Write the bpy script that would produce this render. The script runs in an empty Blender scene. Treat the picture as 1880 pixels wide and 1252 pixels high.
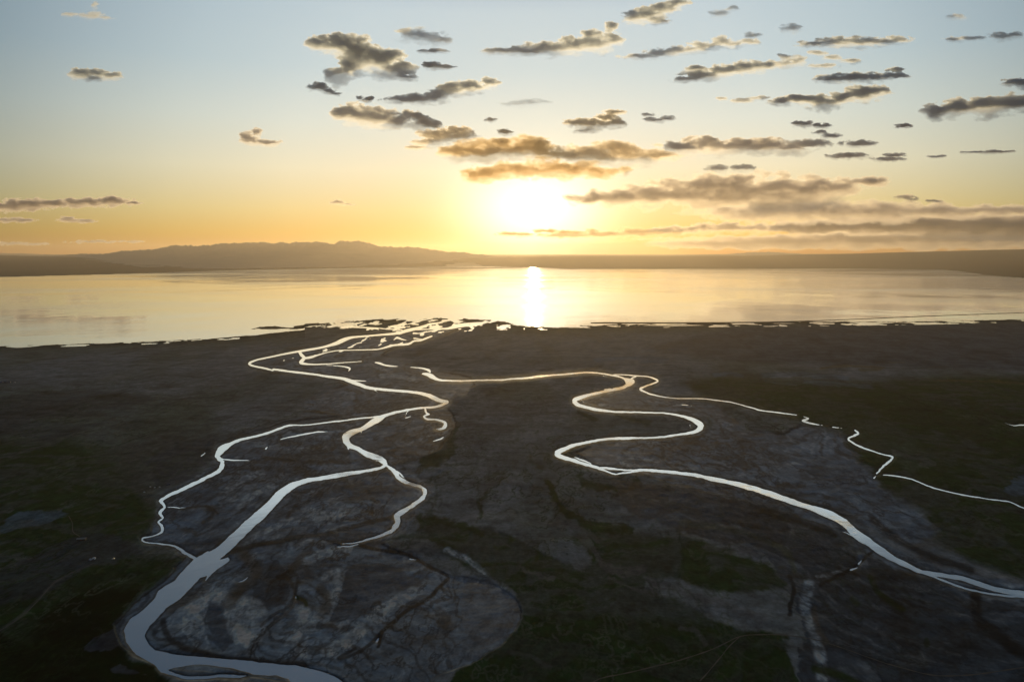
import bpy, math, random
import numpy as np
R = math.radians
random.seed(7)
C = bpy.context.scene.collection
SC = bpy.context.scene

# ------------------------------------------------------------------ camera
W0, H0, F0 = 1880.0, 1252.0, 1253.0           # photograph's pixel frame and focal length in its pixels
CAM_H = 500.0
VAN_Y = 466.0
PITCH = math.atan((H0 / 2 - VAN_Y) / F0)
cp, sp = math.cos(PITCH), math.sin(PITCH)
cam_d = bpy.data.cameras.new('camera')
cam_d.sensor_width = 36.0
cam_d.lens = 36.0 * F0 / W0
cam_d.clip_start = 1.0
cam_d.clip_end = 400000.0
cam = bpy.data.objects.new('camera', cam_d)
cam.location = (0, 0, CAM_H)
cam.rotation_euler = (R(90) - PITCH, 0, 0)
C.objects.link(cam)
SC.camera = cam


def direction(x, y):
    """unit-less ray through pixel (x, y): forward = +Y, up = +Z"""
    u = (np.asarray(x, dtype=np.float64) - W0 / 2) / F0
    v = (H0 / 2 - np.asarray(y, dtype=np.float64)) / F0
    return u, cp + v * sp, -sp + v * cp


def on_ground(x, y, z=0.0):
    dx, dy, dz = direction(x, y)
    t = (z - CAM_H) / dz
    return dx * t, dy * t


# ------------------------------------------------------------------ noise
class Noise:
    def __init__(self, seed):
        r = np.random.RandomState(seed)
        self.p = r.permutation(256).astype(np.int32)
        a = r.rand(256) * 2 * np.pi
        self.gx = np.cos(a).astype(np.float32)
        self.gy = np.sin(a).astype(np.float32)

    def __call__(self, x, y):
        xi = np.floor(x); yi = np.floor(y)
        fx = (x - xi).astype(np.float32); fy = (y - yi).astype(np.float32)
        xi = xi.astype(np.int64) & 255; yi = yi.astype(np.int64) & 255
        x1 = (xi + 1) & 255; y1 = (yi + 1) & 255
        p = self.p
        def g(ix, iy, dx, dy):
            h = p[(p[ix] + iy) & 255]
            return self.gx[h] * dx + self.gy[h] * dy
        u = fx * fx * fx * (fx * (fx * 6 - 15) + 10)
        v = fy * fy * fy * (fy * (fy * 6 - 15) + 10)
        a = g(xi, yi, fx, fy); b = g(x1, yi, fx - 1, fy)
        c = g(xi, y1, fx, fy - 1); d = g(x1, y1, fx - 1, fy - 1)
        return ((a + u * (b - a)) * (1 - v) + (c + u * (d - c)) * v) * 1.5


def fbm(n, x, y, octv=5, gain=0.5, spacing=None, lam=None):
    """fractal noise of about unit range; octaves finer than the mesh there (spacing) fade out"""
    s = 0; a = 1.0; f = 1.0; tot = 0.0
    for k in range(octv):
        v = n(x * f + 17.3 * k, y * f - 9.1 * k) * a
        if spacing is not None:
            v = v * np.clip(lam / f / spacing / 2.0 - 0.5, 0, 1)
        s = s + v; tot += a; a *= gain; f *= 2.03
    return s / tot * 1.6


def sstep(a, b, x):
    t = np.clip((x - a) / (b - a), 0, 1)
    return t * t * (3 - 2 * t)


# ------------------------------------------------------------------ object helpers
def tag(o, label=None, cat=None, group=None, kind=None):
    if label: o['label'] = label
    if cat: o['category'] = cat
    if group: o['group'] = group
    if kind: o['kind'] = kind
    return o


def mesh_from(name, verts, faces, mat=None, parent=None, smooth=False):
    verts = np.ascontiguousarray(verts, dtype=np.float32)
    me = bpy.data.meshes.new(name)
    if isinstance(faces, np.ndarray):
        k = faces.shape[1]; n = faces.shape[0]
        me.vertices.add(len(verts)); me.vertices.foreach_set('co', verts.ravel())
        me.loops.add(n * k); me.loops.foreach_set('vertex_index', faces.astype(np.int32).ravel())
        me.polygons.add(n)
        me.polygons.foreach_set('loop_start', np.arange(0, n * k, k, dtype=np.int32))
        me.update(calc_edges=True)
    else:
        me.from_pydata([tuple(map(float, v)) for v in verts], [], faces)
        me.update()
    if smooth:
        me.polygons.foreach_set('use_smooth', np.ones(len(me.polygons), dtype=bool))
    if mat: me.materials.append(mat)
    o = bpy.data.objects.new(name, me)
    C.objects.link(o)
    if parent: o.parent = parent
    return o


def grid_faces(ny, nx, flip=False):
    i = np.arange(ny - 1)[:, None] * nx + np.arange(nx - 1)[None, :]
    q = np.stack([i, i + 1, i + nx + 1, i + nx], -1).reshape(-1, 4)
    return q[:, ::-1] if flip else q


def new_mat(name):
    m = bpy.data.materials.new(name); m.use_nodes = True
    nt = m.node_tree; nt.nodes.clear()
    out = nt.nodes.new('ShaderNodeOutputMaterial')
    return m, nt, out


def N(nt, typ, **kw):
    n = nt.nodes.new(typ)
    for k, v in kw.items():
        if k.startswith('i_'):
            n.inputs[k[2:].replace('_', ' ')].default_value = v
        else:
            setattr(n, k, v)
    return n


def math_node(nt, op, a, b=None, clamp=False):
    n = nt.nodes.new('ShaderNodeMath'); n.operation = op; n.use_clamp = clamp
    for k, v in enumerate((a, b)):
        if v is None: continue
        if isinstance(v, (int, float)): n.inputs[k].default_value = v
        else: nt.links.new(v, n.inputs[k])
    return n.outputs[0]


def vmath(nt, op, a, b=None, scale=None):
    n = nt.nodes.new('ShaderNodeVectorMath'); n.operation = op
    for k, v in enumerate((a, b)):
        if v is None: continue
        if isinstance(v, (tuple, list)): n.inputs[k].default_value = v
        else: nt.links.new(v, n.inputs[k])
    if scale is not None:
        if isinstance(scale, (int, float)): n.inputs['Scale'].default_value = scale
        else: nt.links.new(scale, n.inputs['Scale'])
    return n


def ramp_node(nt, fac, stops, interp='EASE'):
    n = nt.nodes.new('ShaderNodeValToRGB')
    cr = n.color_ramp; cr.interpolation = interp
    while len(cr.elements) < len(stops): cr.elements.new(0.5)
    for e, (p, c) in zip(cr.elements, stops):
        e.position = p; e.color = (*c, 1)
    nt.links.new(fac, n.inputs[0])
    return n.outputs[0]


def srgb(r, g, b, k=1.0):
    f = lambda c: (c / 12.92 if c <= 0.04045 else ((c + 0.055) / 1.055) ** 2.4)
    return tuple(k * f(v / 255) for v in (r, g, b))


def plain(name, col, rough=0.8, metal=0.0, var=0.15, scale=2.0):
    m, nt, out = new_mat(name)
    b = N(nt, 'ShaderNodeBsdfPrincipled', i_Roughness=rough, i_Metallic=metal)
    tc = N(nt, 'ShaderNodeTexCoord'); nz = N(nt, 'ShaderNodeTexNoise', i_Scale=scale, i_Detail=4.0)
    nt.links.new(tc.outputs['Object'], nz.inputs['Vector'])
    mr = N(nt, 'ShaderNodeMapRange'); mr.inputs['To Min'].default_value = 1 - var; mr.inputs['To Max'].default_value = 1 + var
    nt.links.new(nz.outputs[0], mr.inputs[0])
    vm = vmath(nt, 'SCALE', tuple(col), scale=mr.outputs[0])
    nt.links.new(vm.outputs[0], b.inputs['Base Color'])
    nt.links.new(b.outputs[0], out.inputs[0])
    return m


# ------------------------------------------------------------------ sun and sky
SUN_PX = (981.0, 398.0)
d = direction(*SUN_PX); L = math.sqrt(sum(c * c for c in d))
SUN = tuple(float(c / L) for c in d)
SUN_EL = math.asin(SUN[2]); SUN_AZ = math.atan2(SUN[0], SUN[1])
ld = bpy.data.lights.new('sun', 'SUN')
ld.energy = 2.6; ld.angle = R(0.5); ld.color = (1.0, 0.71, 0.34)
lo = bpy.data.objects.new('sun', ld); C.objects.link(lo)
from mathutils import Vector
lo.rotation_euler = Vector(SUN).to_track_quat('Z', 'Y').to_euler()
lo.location = (0, 0, 3000)

world = bpy.data.worlds.new('World'); SC.world = world
world.use_nodes = True
nt = world.node_tree; nt.nodes.clear()
wo = N(nt, 'ShaderNodeOutputWorld')
tc = N(nt, 'ShaderNodeTexCoord')
dirv = vmath(nt, 'NORMALIZE', tc.outputs['Generated']).outputs[0]
sep = N(nt, 'ShaderNodeSeparateXYZ'); nt.links.new(dirv, sep.inputs[0])
sx, sy, sz = sep.outputs
sky = N(nt, 'ShaderNodeTexSky'); sky.sky_type = 'NISHITA'; sky.sun_disc = False
sky.sun_elevation = SUN_EL; sky.sun_rotation = SUN_AZ
sky.altitude = 2500; sky.air_density = 1.0; sky.dust_density = 0.3; sky.ozone_density = 2.0
# colour of the clear evening air by elevation (sine of elevation, 0..0.5)
el = math_node(nt, 'MULTIPLY', sz, 2.0, True)
def E(y):                                     # ramp position of a photo row on the picture's middle column
    a = math.atan((VAN_Y - y) / F0 * 1.0)
    return max(0.0, min(1.0, 2 * math.sin(a)))
air = ramp_node(nt, el, [
    (0.0, srgb(170, 98, 12)), (E(430), srgb(205, 160, 72)), (E(390), srgb(219, 190, 122)), (E(320), srgb(227, 213, 174)),
    (E(240), srgb(212, 213, 195)), (E(150), srgb(191, 203, 200)), (E(50), srgb(186, 200, 202)), (.66, srgb(178, 192, 197)), (.697, srgb(146, 160, 165)), (.74, srgb(94, 103, 106)),
    (.80, srgb(80, 89, 93)), (.877, srgb(62, 70, 74)), (1.0, srgb(52, 61, 69))], 'LINEAR')
# angle away from the sun
dot = vmath(nt, 'DOT_PRODUCT', dirv, SUN).outputs['Value']
ang = math_node(nt, 'ARCCOSINE', math_node(nt, 'MINIMUM', dot, 0.999999))
deg = math_node(nt, 'MULTIPLY', ang, 180 / math.pi)
side = ramp_node(nt, math_node(nt, 'DIVIDE', deg, 180.0, True), [
    (0.0, (1.22, 1.12, 1.04)), (0.06, (1.20, 1.11, 1.05)), (0.11, (1.14, 1.09, 1.06)), (0.155, (0.92, 0.92, 0.92)), (0.185, (0.71, 0.73, 0.75)), (0.22, (0.43, 0.465, 0.49)), (0.32, (0.40, 0.43, 0.47)),
    (0.6, (0.30, 0.33, 0.38)), (1.0, (0.22, 0.25, 0.32))], 'LINEAR')
mul = vmath(nt, 'MULTIPLY', air, side).outputs[0]
def gexp(width, amp):
    e = math_node(nt, 'EXPONENT', math_node(nt, 'MULTIPLY', deg, -1.0 / width))
    return math_node(nt, 'MULTIPLY', e, amp)
def gauss(width, amp):
    q = math_node(nt, 'DIVIDE', deg, width)
    e = math_node(nt, 'EXPONENT', math_node(nt, 'MULTIPLY', math_node(nt, 'MULTIPLY', q, q), -1.0))
    return math_node(nt, 'MULTIPLY', e, amp)
# the white glare round the sun is wider than it is high
daz = math_node(nt, 'MULTIPLY', math_node(nt, 'SUBTRACT', math_node(nt, 'ARCTAN2', sx, sy), SUN_AZ), 180 / math.pi)
dele = math_node(nt, 'MULTIPLY', math_node(nt, 'SUBTRACT', math_node(nt, 'ARCSINE', sz), SUN_EL), 180 / math.pi)
def oval(wa, we, amp, pw=2.0):
    qa = math_node(nt, 'DIVIDE', daz, wa); qe = math_node(nt, 'DIVIDE', dele, we)
    q = math_node(nt, 'ADD', math_node(nt, 'MULTIPLY', qa, qa), math_node(nt, 'MULTIPLY', qe, qe))
    q = math_node(nt, 'POWER', q, pw / 2)
    return math_node(nt, 'MULTIPLY', math_node(nt, 'EXPONENT', math_node(nt, 'MULTIPLY', q, -1.0)), amp)
g0 = vmath(nt, 'SCALE', (1.0, 0.95, 0.85), scale=oval(0.25, 0.4, 2.0)).outputs[0]
g1 = vmath(nt, 'ADD', g0, vmath(nt, 'SCALE', (0.75, 0.80, 0.85), scale=oval(5.4, 3.4, 1.25)).outputs[0]).outputs[0]
g2 = vmath(nt, 'SCALE', (1.0, 0.78, 0.36), scale=gexp(8.0, 0.19)).outputs[0]
# the reddened, brighter air low over the horizon under the sun
lowb = math_node(nt, 'EXPONENT', math_node(nt, 'MULTIPLY', math_node(nt, 'MAXIMUM', sz, 0.0), -26.0))
g3 = vmath(nt, 'SCALE', (1.0, 0.56, 0.07), scale=math_node(nt, 'MULTIPLY', gexp(9.0, 0.45), lowb)).outputs[0]
acc = vmath(nt, 'ADD', vmath(nt, 'ADD', mul, g1).outputs[0], vmath(nt, 'ADD', g2, g3).outputs[0]).outputs[0]
# below the horizon: dim earth
isup = math_node(nt, 'GREATER_THAN', sz, -0.02)
acc = vmath(nt, 'SCALE', acc, scale=isup).outputs[0]
# dust low over the lake filters the blue out of the clear-sky light
lowd = math_node(nt, 'EXPONENT', math_node(nt, 'MULTIPLY', math_node(nt, 'MAXIMUM', sz, 0.0), -11.0))
inv = math_node(nt, 'SUBTRACT', 1.0, lowd)
dust = vmath(nt, 'ADD', vmath(nt, 'SCALE', (.75, .38, .03), scale=lowd).outputs[0], vmath(nt, 'SCALE', (1.0, 1.0, 1.0), scale=inv).outputs[0]).outputs[0]
bg1 = N(nt, 'ShaderNodeBackground', i_Strength=0.05); nt.links.new(vmath(nt, 'MULTIPLY', sky.outputs[0], dust).outputs[0], bg1.inputs[0])
bg2 = N(nt, 'ShaderNodeBackground', i_Strength=0.88); nt.links.new(acc, bg2.inputs[0])
ad = N(nt, 'ShaderNodeAddShader'); nt.links.new(bg1.outputs[0], ad.inputs[0]); nt.links.new(bg2.outputs[0], ad.inputs[1])
nt.links.new(ad.outputs[0], wo.inputs[0])

# ------------------------------------------------------------------ traced layout of the plain (photo pixels)
# each channel: list of (x, y, full width in px)
CH = []
def ch(*p, w=None):
    CH.append([(a[0], a[1], (a[2] if len(a) > 2 else w)) for a in p])
# left river, from the mouth downward
ch((880,596,5),(846,599,5),(823,603,5),(800,604,2.5),(772,605,2.5),(747,607,3))
ch((812,592,3),(790,595,5),(782,598,6),(770,602,7),(747,607,8),(729,612,6),(695.6,615,4),(672,617,4),(649.6,619,5),(640,621,7),(629,625,10),(618,630,9),(609,633,7),(593,637.5,5),(573,641,5),(550,645,5),(527,649,4),(501,654.5,3.6),(476,659.5,3.6),(463,664,4),(457.5,668,4),(468,672.5,3.4),(488,676.5,3.4),(501,680,3))
ch((502,678,4),(542,683,4),(575,687,4),(593,690,4),(624,694,5),(642,699,8),(660,706,7),(678,712,6),(708,715.5,5),(747,718.5,5),(772,722,6),(790,727,8),(805,734,8),(815,737,7),(822,738,5),(813,743,5),(798,747,4),(772,749,4),(747,752.5,4.5),(726,757,5),(706,763,6))
ch((706,763,4),(690,765,3),(657,768.5,2.6),(619,773,2.6),(583,777.5,2.4),(555,780.5,2),(532,780.5,3),(504,790,4),(473,800,4.5),(440,808,5),(424,815,8),(411,822,14),(403,830,14),(399,838,9),(405,844,8),(409,850,8),(406,860,9),(400,866,7),(383.5,874,7),(363,885,7),(340,896,8),(319.6,905,7),(304,912,7),(296,919,8),(301,927,5),(302,932,4),(295,939,6),(296,946,5),(298,951,3),(291,958,4),(299,968,5),(297,976,5),(290,981,3),(278,984,2),(264,986,3),(261,990,3),(268,994,2.4),(294,998,2.6),(319.6,1002,3),(335,1011,6),(357,1025,6))
ch((640,697,3),(660,699,2),(679,700,1.4))
ch((408,842,3),(420,844,2.4),(440,845,1.8),(471,846,1.2)); ch((306,931,2),(325,931.5,1.4),(340,932,1))
ch((515,807,2),(535,802,2.4),(560,797,2.8),(584,793,2.6),(602,792,1.6)); ch((370,837,2),(377,831,3)); ch((489,823,3),(492,819,2))
# middle branch
ch((706,763,7),(698,768,12),(684,775,13),(672,783,10),(662,788,9),(648,793,11),(640,797,13),(634,803,15),(637,813,12),(645,819,9),(658,824,9),(672,833,11),(690,839,12),(702,846,12),(707,852,9),(700,858,5),(690,861,6),(672,864,6),(657,867,7),(640,869,8),(619,873,9),(600,876,8),(583,879,8),(565,882,9),(545,888,11),(525,898,15),(511,909,18),(500,922,19),(488,935,20),(470,952,21),(452,968,22),(436,983,23),(418,1000,24),(400,1016,25),(382,1028,30))
ch((662,788,6),(664,795,2)); ch((640,818,5),(640,826,3)); ch((690,839,5),(691,848,2))
# right braid of the left river
ch((709,855,5),(715,858,5),(722,862,8),(727,869,8),(732,877,8),(745,885,7),(760,889,5),(772,892,5),(779,898,6),(781,906,7),(777,914,8),(766,922,8),(752,931,7),(742,937,9),(732,943,11),(728,950,12),(729,960,11),(724,967,9),(716,975,7),(702,982,6),(690,986,5),(676,990,4),(662,994,3),(644,996,1.8),(628,997,1.2))
ch((724,862,4),(735,870,3),(742,878,2)); ch((657,998,2),(645,1001,2.4),(630,1002.5,2),(613,1003.5,1.4))
ch((781,751,3),(783,758,3.5),(787,760,3),(778,764,3),(784,769,4),(800,770,3),(812,773,5),(818,778,6),(815,785,6),(806,788,3),(800,788,1.5))
ch((749,754,2),(745,763,2)); ch((745,767,2),(754,764,3)); ch((796,810,2),(808,806,3),(815,802,2))
# upper braids
ch((550,646,6),(553,651,7),(558,656,7),(556,661,7),(552,666,6),(568,668.6,3),(593,668.6,2.4),(626,666,1.6),(664,663.5,0.9)); ch((557,658,5),(570,656,6),(580,653,4),(593,649,2.4),(610,645,2),(629,643,2),(685,642,2.2),(700,640,3),(714,636,5),(725,633.5,4),(750,631.5,5),(760,626,4),(772,625,4),(785,620,4),(793,617,3))
ch((577,653,4),(585,651,2)); ch((723,624,2),(729,620,5),(738,623,3),(749,625,2)); ch((760,621,3),(778,623,2)); ch((598,670.4,1.2),(629,672.5,1.8),(642,676,3.5),(640,681,4))
ch((601,589.5,1.5),(608,594,3.5),(617,597.5,5),(640,600,3.5),(670,601.5,3),(690,603,4),(696,606,2)); ch((690,602,4),(710,604,2.4),(730,605,3),(740,606,4))
ch((608,593,1.6),(640,592,1.2),(664,593,1)); ch((768,596,5),(755,594,3),(770,589,3),(790,586,3)); ch((745,596,2),(768,591,3),(779,586,2)); ch((800,601,3),(812,604,2),(795,607,2),(770,612,2),(757,613,2)); ch((823,602,5),(838,598,6),(860,594,4),(900,591,4)); ch((795,596,3),(815,590,4),(830,587,4),(850,586,4))
ch((759,612,4),(768,611,2)); ch((520,662,1),(527,661,1.6)); ch((535,658,1),(543,656,1.2))
# the long link and the right river
ch((689,665.5,4),(697,667,4),(706,670,3),(720,672,2.6),(733,673,1.6)); ch((752,674,1.4),(775,676,2.6),(787,680,5),(790,684,5)); ch((776,686,3),(784,687,7),(793,691,9),(800,695,6),(811,698,3.6),(844,699.3,3.2),(874,697.8,2.6),(920,697.3,2.8),(938,695.5,2.6),(966,694,3.4),(985,691.5,4),(1015,688.6,2.8),(1053,685.5,2.8),(1079,683.7,2.4),(1104,685.5,2.6),(1130,690,3),(1146,695,4),(1153,700,12),(1158,702,12),(1150,708,7),(1142,712,6),(1117,717,5),(1089,723,5.4),(1066,729.5,7),(1055,735,9),(1060,742,8),(1074,747,6),(1094,752,6),(1110,754,5),(1130,755.8,3.4),(1181,757,2.8),(1219,758.3,2.6),(1247,762.5,4),(1268,769,7),(1281,776,11),(1287,782,12),(1281,790,8),(1263,795,5),(1232,800,4),(1200,803,3.6),(1181,804,3.4),(1150,804.5,5),(1130,804.8,5),(1109,806.5,4.4),(1079,811.5,5),(1053,817.6,6),(1036,824.5,8),(1023,831,11),(1030,838,10),(1053,845,7),(1079,853,6),(1102,860,5.4),(1112,864,4),(1122,868.5,3),(1130,870,2.4))
ch((1128,871,3),(1140,868.5,3),(1156,866,3.4),(1180,864.5,4)); ch((1104,858,2.4),(1125,860.5,4),(1145,862,3),(1170,862.5,3.4),(1194,863,6),(1232,866.5,5.6),(1270,871,7),(1309,879,8),(1347,887,9),(1380,896,10.5),(1400,902,11.5),(1438,915,12),(1470,926,11),(1490,932,11),(1515,941,15),(1540,952,15),(1556,963,17),(1568,976,20),(1582,987,20),(1598,997,17),(1612,1008,16),(1628,1018,14),(1645,1028.5,11),(1665,1038,9),(1681,1046,8),(1700,1053,6),(1720,1060,4.6),(1758,1074.5,4),(1800,1086,3.4),(1840,1092,4),(1880,1095,6),(1960,1098,10),(2100,1104,14))
ch((1690,1049,5),(1710,1052,7),(1740,1057,8),(1763,1061,9),(1796,1071,10),(1830,1081,10),(1860,1087,10),(1885,1091,11))
ch((1110,715,1.5),(1135,711,2.4)); ch((1067,733,1),(1073,740,1.4)); ch((1052,839,1.6),(1065,843,2.4),(1080,848,2.4),(1088,853,1.4)); ch((1267,780,1),(1269,786,1.6)); ch((1107,690,1),(1118,692,1.2)); ch((1544,975,1),(1556,980,1.6),(1566,984,2.2))
ch((1127,687.5,1.6),(1150,688.5,1.8),(1171,690,2),(1186,691,2),(1201,695,3),(1207,699.5,3.6),(1194,706,3),(1182,710,3.4),(1176,714,5),(1181,718,3),(1196,724,2.2),(1227,730,1.7),(1252,731.3,1.7),(1288,731.8,1.7),(1339,738,1.8),(1380,748.6,1.9),(1400,753.7,2),(1438,758,1.9),(1462,762,1.3)); ch((1168,691,4),(1160,694.5,3),(1156,700,4))
ch((1474,765,1.4),(1484,768.6,2.2),(1474,771.8,4),(1487,776.7,3),(1512,781,1.8)); ch((1528,783.7,1.6),(1548,786,1.4)); ch((1569,789,2.4),(1576,795,4),(1566,800.5,3.4),(1556,805,3.2),(1566,813,3),(1589,823.5,2.8),(1620,834,2),(1639,839,2.4),(1632,848,4.4),(1617,858.5,3.4),(1611,868.7,3.2)); ch((1606,877,3),(1610,874,2))
ch((1622,871.6,1.4),(1643,873,2.4),(1676,879,2),(1714,895.6,2.2),(1758,906,1.8),(1809,915,1.7),(1855,921.5,2.2),(1880,933,2.4),(1960,955,3)); ch((1845,775.5,0.8),(1862,781,1.2),(1885,780,2.4),(1990,786,3)); ch((1252,743,1),(1270,745,1.4)); ch((1309,752,1),(1312,756,2)); ch((1260,743.5,0.7),(1240,742,0.7))
ch((1563,1045,4),(1576,1040,4)); ch((1578,1034,5),(1582,1027,2))
ch((752,1026,3),(764,1028,3)); ch((541,1095,2),(543,1101,3)); ch((690,1176,4),(694,1170,3)); ch((875,1065,0.7),(880,1066,0.7))
ch((875,1068,1),(880,1069,1)); ch((1003,690,0.6),(1006,690,0.6)); ch((688,716.5,2),(692,720,2.2)); ch((877,1068,1),(879,1068,1)); ch((436,1068,1.4),(447,1065,2),(455,1058,1.2))
# lakeside lagoons behind the beach ridge
ch((20,635,1.6),(80,634,2)); ch((225,630,1),(270,628,1.4)); ch((305,627,1.6),(360,624,1.2)); ch((1180,597,2),(1240,597.5,2.6),(1300,597,1.6)); ch((1560,592,2),(1600,593,2.6),(1660,592,1.6)); ch((1000,600,2.4),(1060,601,1.6)); ch((1420,594,1),(1500,593,1.6)); ch((1700,592.5,1),(1780,590,1))

# filled water outlines
WPOLY = [
 [(355,1026),(382,1012),(402,1020),(398,1027),(404,1027),(420,1023),(422,1029),(399,1045),(378,1066),(381,1056),(366,1061),(353,1076),(331,1098),(305,1116),(289,1134),(274,1149),(266,1166),(270,1180),(284,1193),(312,1199),(360,1205),(409,1208),(460,1213),(491,1217),(542,1221),(583,1230),(614,1241),(629,1252),(660,1280),(700,1330),(560,1330),(545,1260),(530,1246),(510,1238),(490,1239),(465,1237),(447,1232),(430,1227),(400,1222),(370,1219),(345,1221),(318,1226),(308,1229),(322,1235),(350,1242),(372,1241),(400,1238),(430,1238),(452,1240),(440,1243),(400,1243),(362,1247),(345,1247),(318,1239),(296,1233),(279,1218),(262,1208),(243,1195),(232,1178),(229,1158),(240,1136),(263,1120),(278,1103),(291,1085),(306,1074),(322,1065),(337,1047)],
 [(1150,694),(1164,696),(1165,703),(1154,707),(1148,704)],
]
SHORE = [(-3000,700),(-700,655),(-260,643),(0,636),(100,633),(200,630),(300,626),(375,622.5),(450,617),(500,612),(535,608),(560,605),(540,603.5),(500,604.5),(457,605.5),(454,604),(480,599.5),(520,596),(575,593.5),(612,592),(650,589.5),(690,587.5),(725,586.5),(770,585),(800,585.5),(840,585),(880,587),(910,590),(940,594),(965,597.5),(990,600),(1040,600),(1080,597),(1115,596),(1180,595),(1240,595),(1330,593.5),(1390,592.5),(1480,591),(1540,590),(1600,591),(1680,590.5),(1760,589),(1880,586),(2140,578),(2600,566),(5000,540)]
FAR = [(-3000,600),(-700,545),(-260,521),(0,508.5),(200,503.5),(400,497),(600,493),(800,489),(870,488),(905,489.3),(940,490.2),(985,491),(1010,492.5),(1037,493.7),(1060,493.8),(1140,494),(1390,493),(1640,493.3),(1690,494),(1740,496),(1760,497.6),(1785,501),(1810,504.5),(1840,507.5),(1880,510),(2140,528),(2600,545),(5000,600)]
SPIT = [(1085,593,2),(1110,592.8,3),(1250,593,2.6),(1390,591.8,2.2),(1470,589.8,1.8),(1540,587.4,1.6),(1620,584,1.5),(1690,581,1.5),(1790,577.3,1.4),(1880,574,1.4),(2000,569,1.4)]

# --- grid
ys = np.concatenate([np.linspace(470, 500, 90, endpoint=False), np.linspace(500, 575, 70, endpoint=False), np.linspace(575, 1290, 800, endpoint=False), 1290 * 1.028 ** np.arange(0, 58)])
xs_mid = np.arange(-150, 2030.1, 1.45)
ext = 1.12 ** np.arange(1, 32)
xs = np.concatenate([(-150 - 12 * ext * 1.6)[::-1], xs_mid, 2030 + 12 * ext * 1.6])
NX, NY = len(xs), len(ys)
PX, PY = np.meshgrid(xs, ys)
PX = PX.astype(np.float32); PY = PY.astype(np.float32)
GX, GY = on_ground(PX, PY)
GX = GX.astype(np.float64); GY = GY.astype(np.float64)
spac = np.abs(np.gradient(GY, axis=0)).astype(np.float32)           # row spacing in metres
print('grid', NX, NY)

nA, nB, nC_, nD = Noise(1), Noise(2), Noise(3), Noise(4)


def window(x0, x1, y0, y1):
    i0 = max(0, np.searchsorted(xs, x0) - 1); i1 = min(NX, np.searchsorted(xs, x1) + 1)
    j0 = max(0, np.searchsorted(ys, y0) - 1); j1 = min(NY, np.searchsorted(ys, y1) + 1)
    return slice(j0, j1), slice(i0, i1)


def seg_dist(x, y, a, b):
    vx, vy = b[0] - a[0], b[1] - a[1]
    l2 = vx * vx + vy * vy + 1e-9
    t = np.clip(((x - a[0]) * vx + (y - a[1]) * vy) / l2, 0, 1)
    return np.hypot(x - a[0] - t * vx, y - a[1] - t * vy), t


def smooth_line(p):
    """Catmull-Rom through the traced points"""
    p = np.array(p, dtype=float)
    if len(p) < 3: return p
    q = np.vstack([2 * p[0] - p[1], p, 2 * p[-1] - p[-2]])
    out = []
    for i in range(1, len(q) - 2):
        for t in (0, 0.34, 0.67):
            a, b, c, e = q[i - 1], q[i], q[i + 1], q[i + 2]
            out.append(0.5 * (2 * b + (c - a) * t + (2 * a - 5 * b + 4 * c - e) * t * t + (3 * b - a - 3 * c + e) * t ** 3))
    out.append(q[-2])
    return np.array(out)


def stroke_field(p, reach, X=None, Y=None, field=None, aspect=1.0):
    """min over the line of (distance - half width), within reach; written into field (initially large)"""
    X = PX if X is None else X; Y = PY if Y is None else Y
    if field is None: field = np.full(PX.shape, 1e3, np.float32)
    p = smooth_line(p)
    for a, b in zip(p[:-1], p[1:]):
        m = reach + max(a[2], b[2])
        s = window(min(a[0], b[0]) - m, max(a[0], b[0]) + m, min(a[1], b[1]) - m, max(a[1], b[1]) + m)
        dd, t = seg_dist(X[s], Y[s], a, b)
        dd = dd - 0.5 * (a[2] + (b[2] - a[2]) * t)
        field[s] = np.minimum(field[s], dd.astype(np.float32))
    return field


def poly_field(p, reach=60, X=None, Y=None):
    """signed distance to a closed outline: negative inside"""
    X = PX if X is None else X; Y = PY if Y is None else Y
    f = np.full(PX.shape, 1e3, np.float32)
    p = np.array(p, dtype=float)
    s = window(p[:, 0].min() - reach, p[:, 0].max() + reach, p[:, 1].min() - reach, p[:, 1].max() + reach)
    x, y = X[s], Y[s]
    dmin = np.full(x.shape, 1e3, np.float32); ins = np.zeros(x.shape, bool)
    for a, b in zip(p, np.roll(p, -1, axis=0)):
        dd, _ = seg_dist(x, y, a, b)
        dmin = np.minimum(dmin, dd)
        if a[1] != b[1]:
            c = ((a[1] > y) != (b[1] > y)) & (x < (b[0] - a[0]) * (y - a[1]) / (b[1] - a[1]) + a[0])
            ins ^= c
    f[s] = np.where(ins, -dmin, dmin)
    return f


# ragged image-plane warps (noise lives in world metres, so it foreshortens like the ground)
px_m = (GY / F0).astype(np.float32)                                 # metres across one pixel
wn1 = fbm(nA, GX / 60, GY / 110, 5, 0.55, spac, 110); wn2 = fbm(nB, GX / 60, GY / 110, 5, 0.55, spac, 110)
wm1 = fbm(nC_, GX / 220, GY / 420, 5, 0.55, spac, 420); wm2 = fbm(nD, GX / 220, GY / 420, 5, 0.55, spac, 420)
fade = np.clip((PY - 560) / 300, 0.1, 1.3)
wf1 = fbm(nD, GX / 16, GY / 30, 4, 0.6, spac, 30); wf2 = fbm(nC_, GX / 16, GY / 30, 4, 0.6, spac, 30)
XW = PX + wn1 * 3.2 * fade; YW = PY + wn2 * 1.5 * fade              # slight: water's edge
XR = PX + (wm1 * 18 + wn1 * 10 + wf1 * 6) * fade; YR = PY + (wm2 * 7 + wn2 * 4.5 + wf2 * 3) * fade   # strong: vegetation edges

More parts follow.
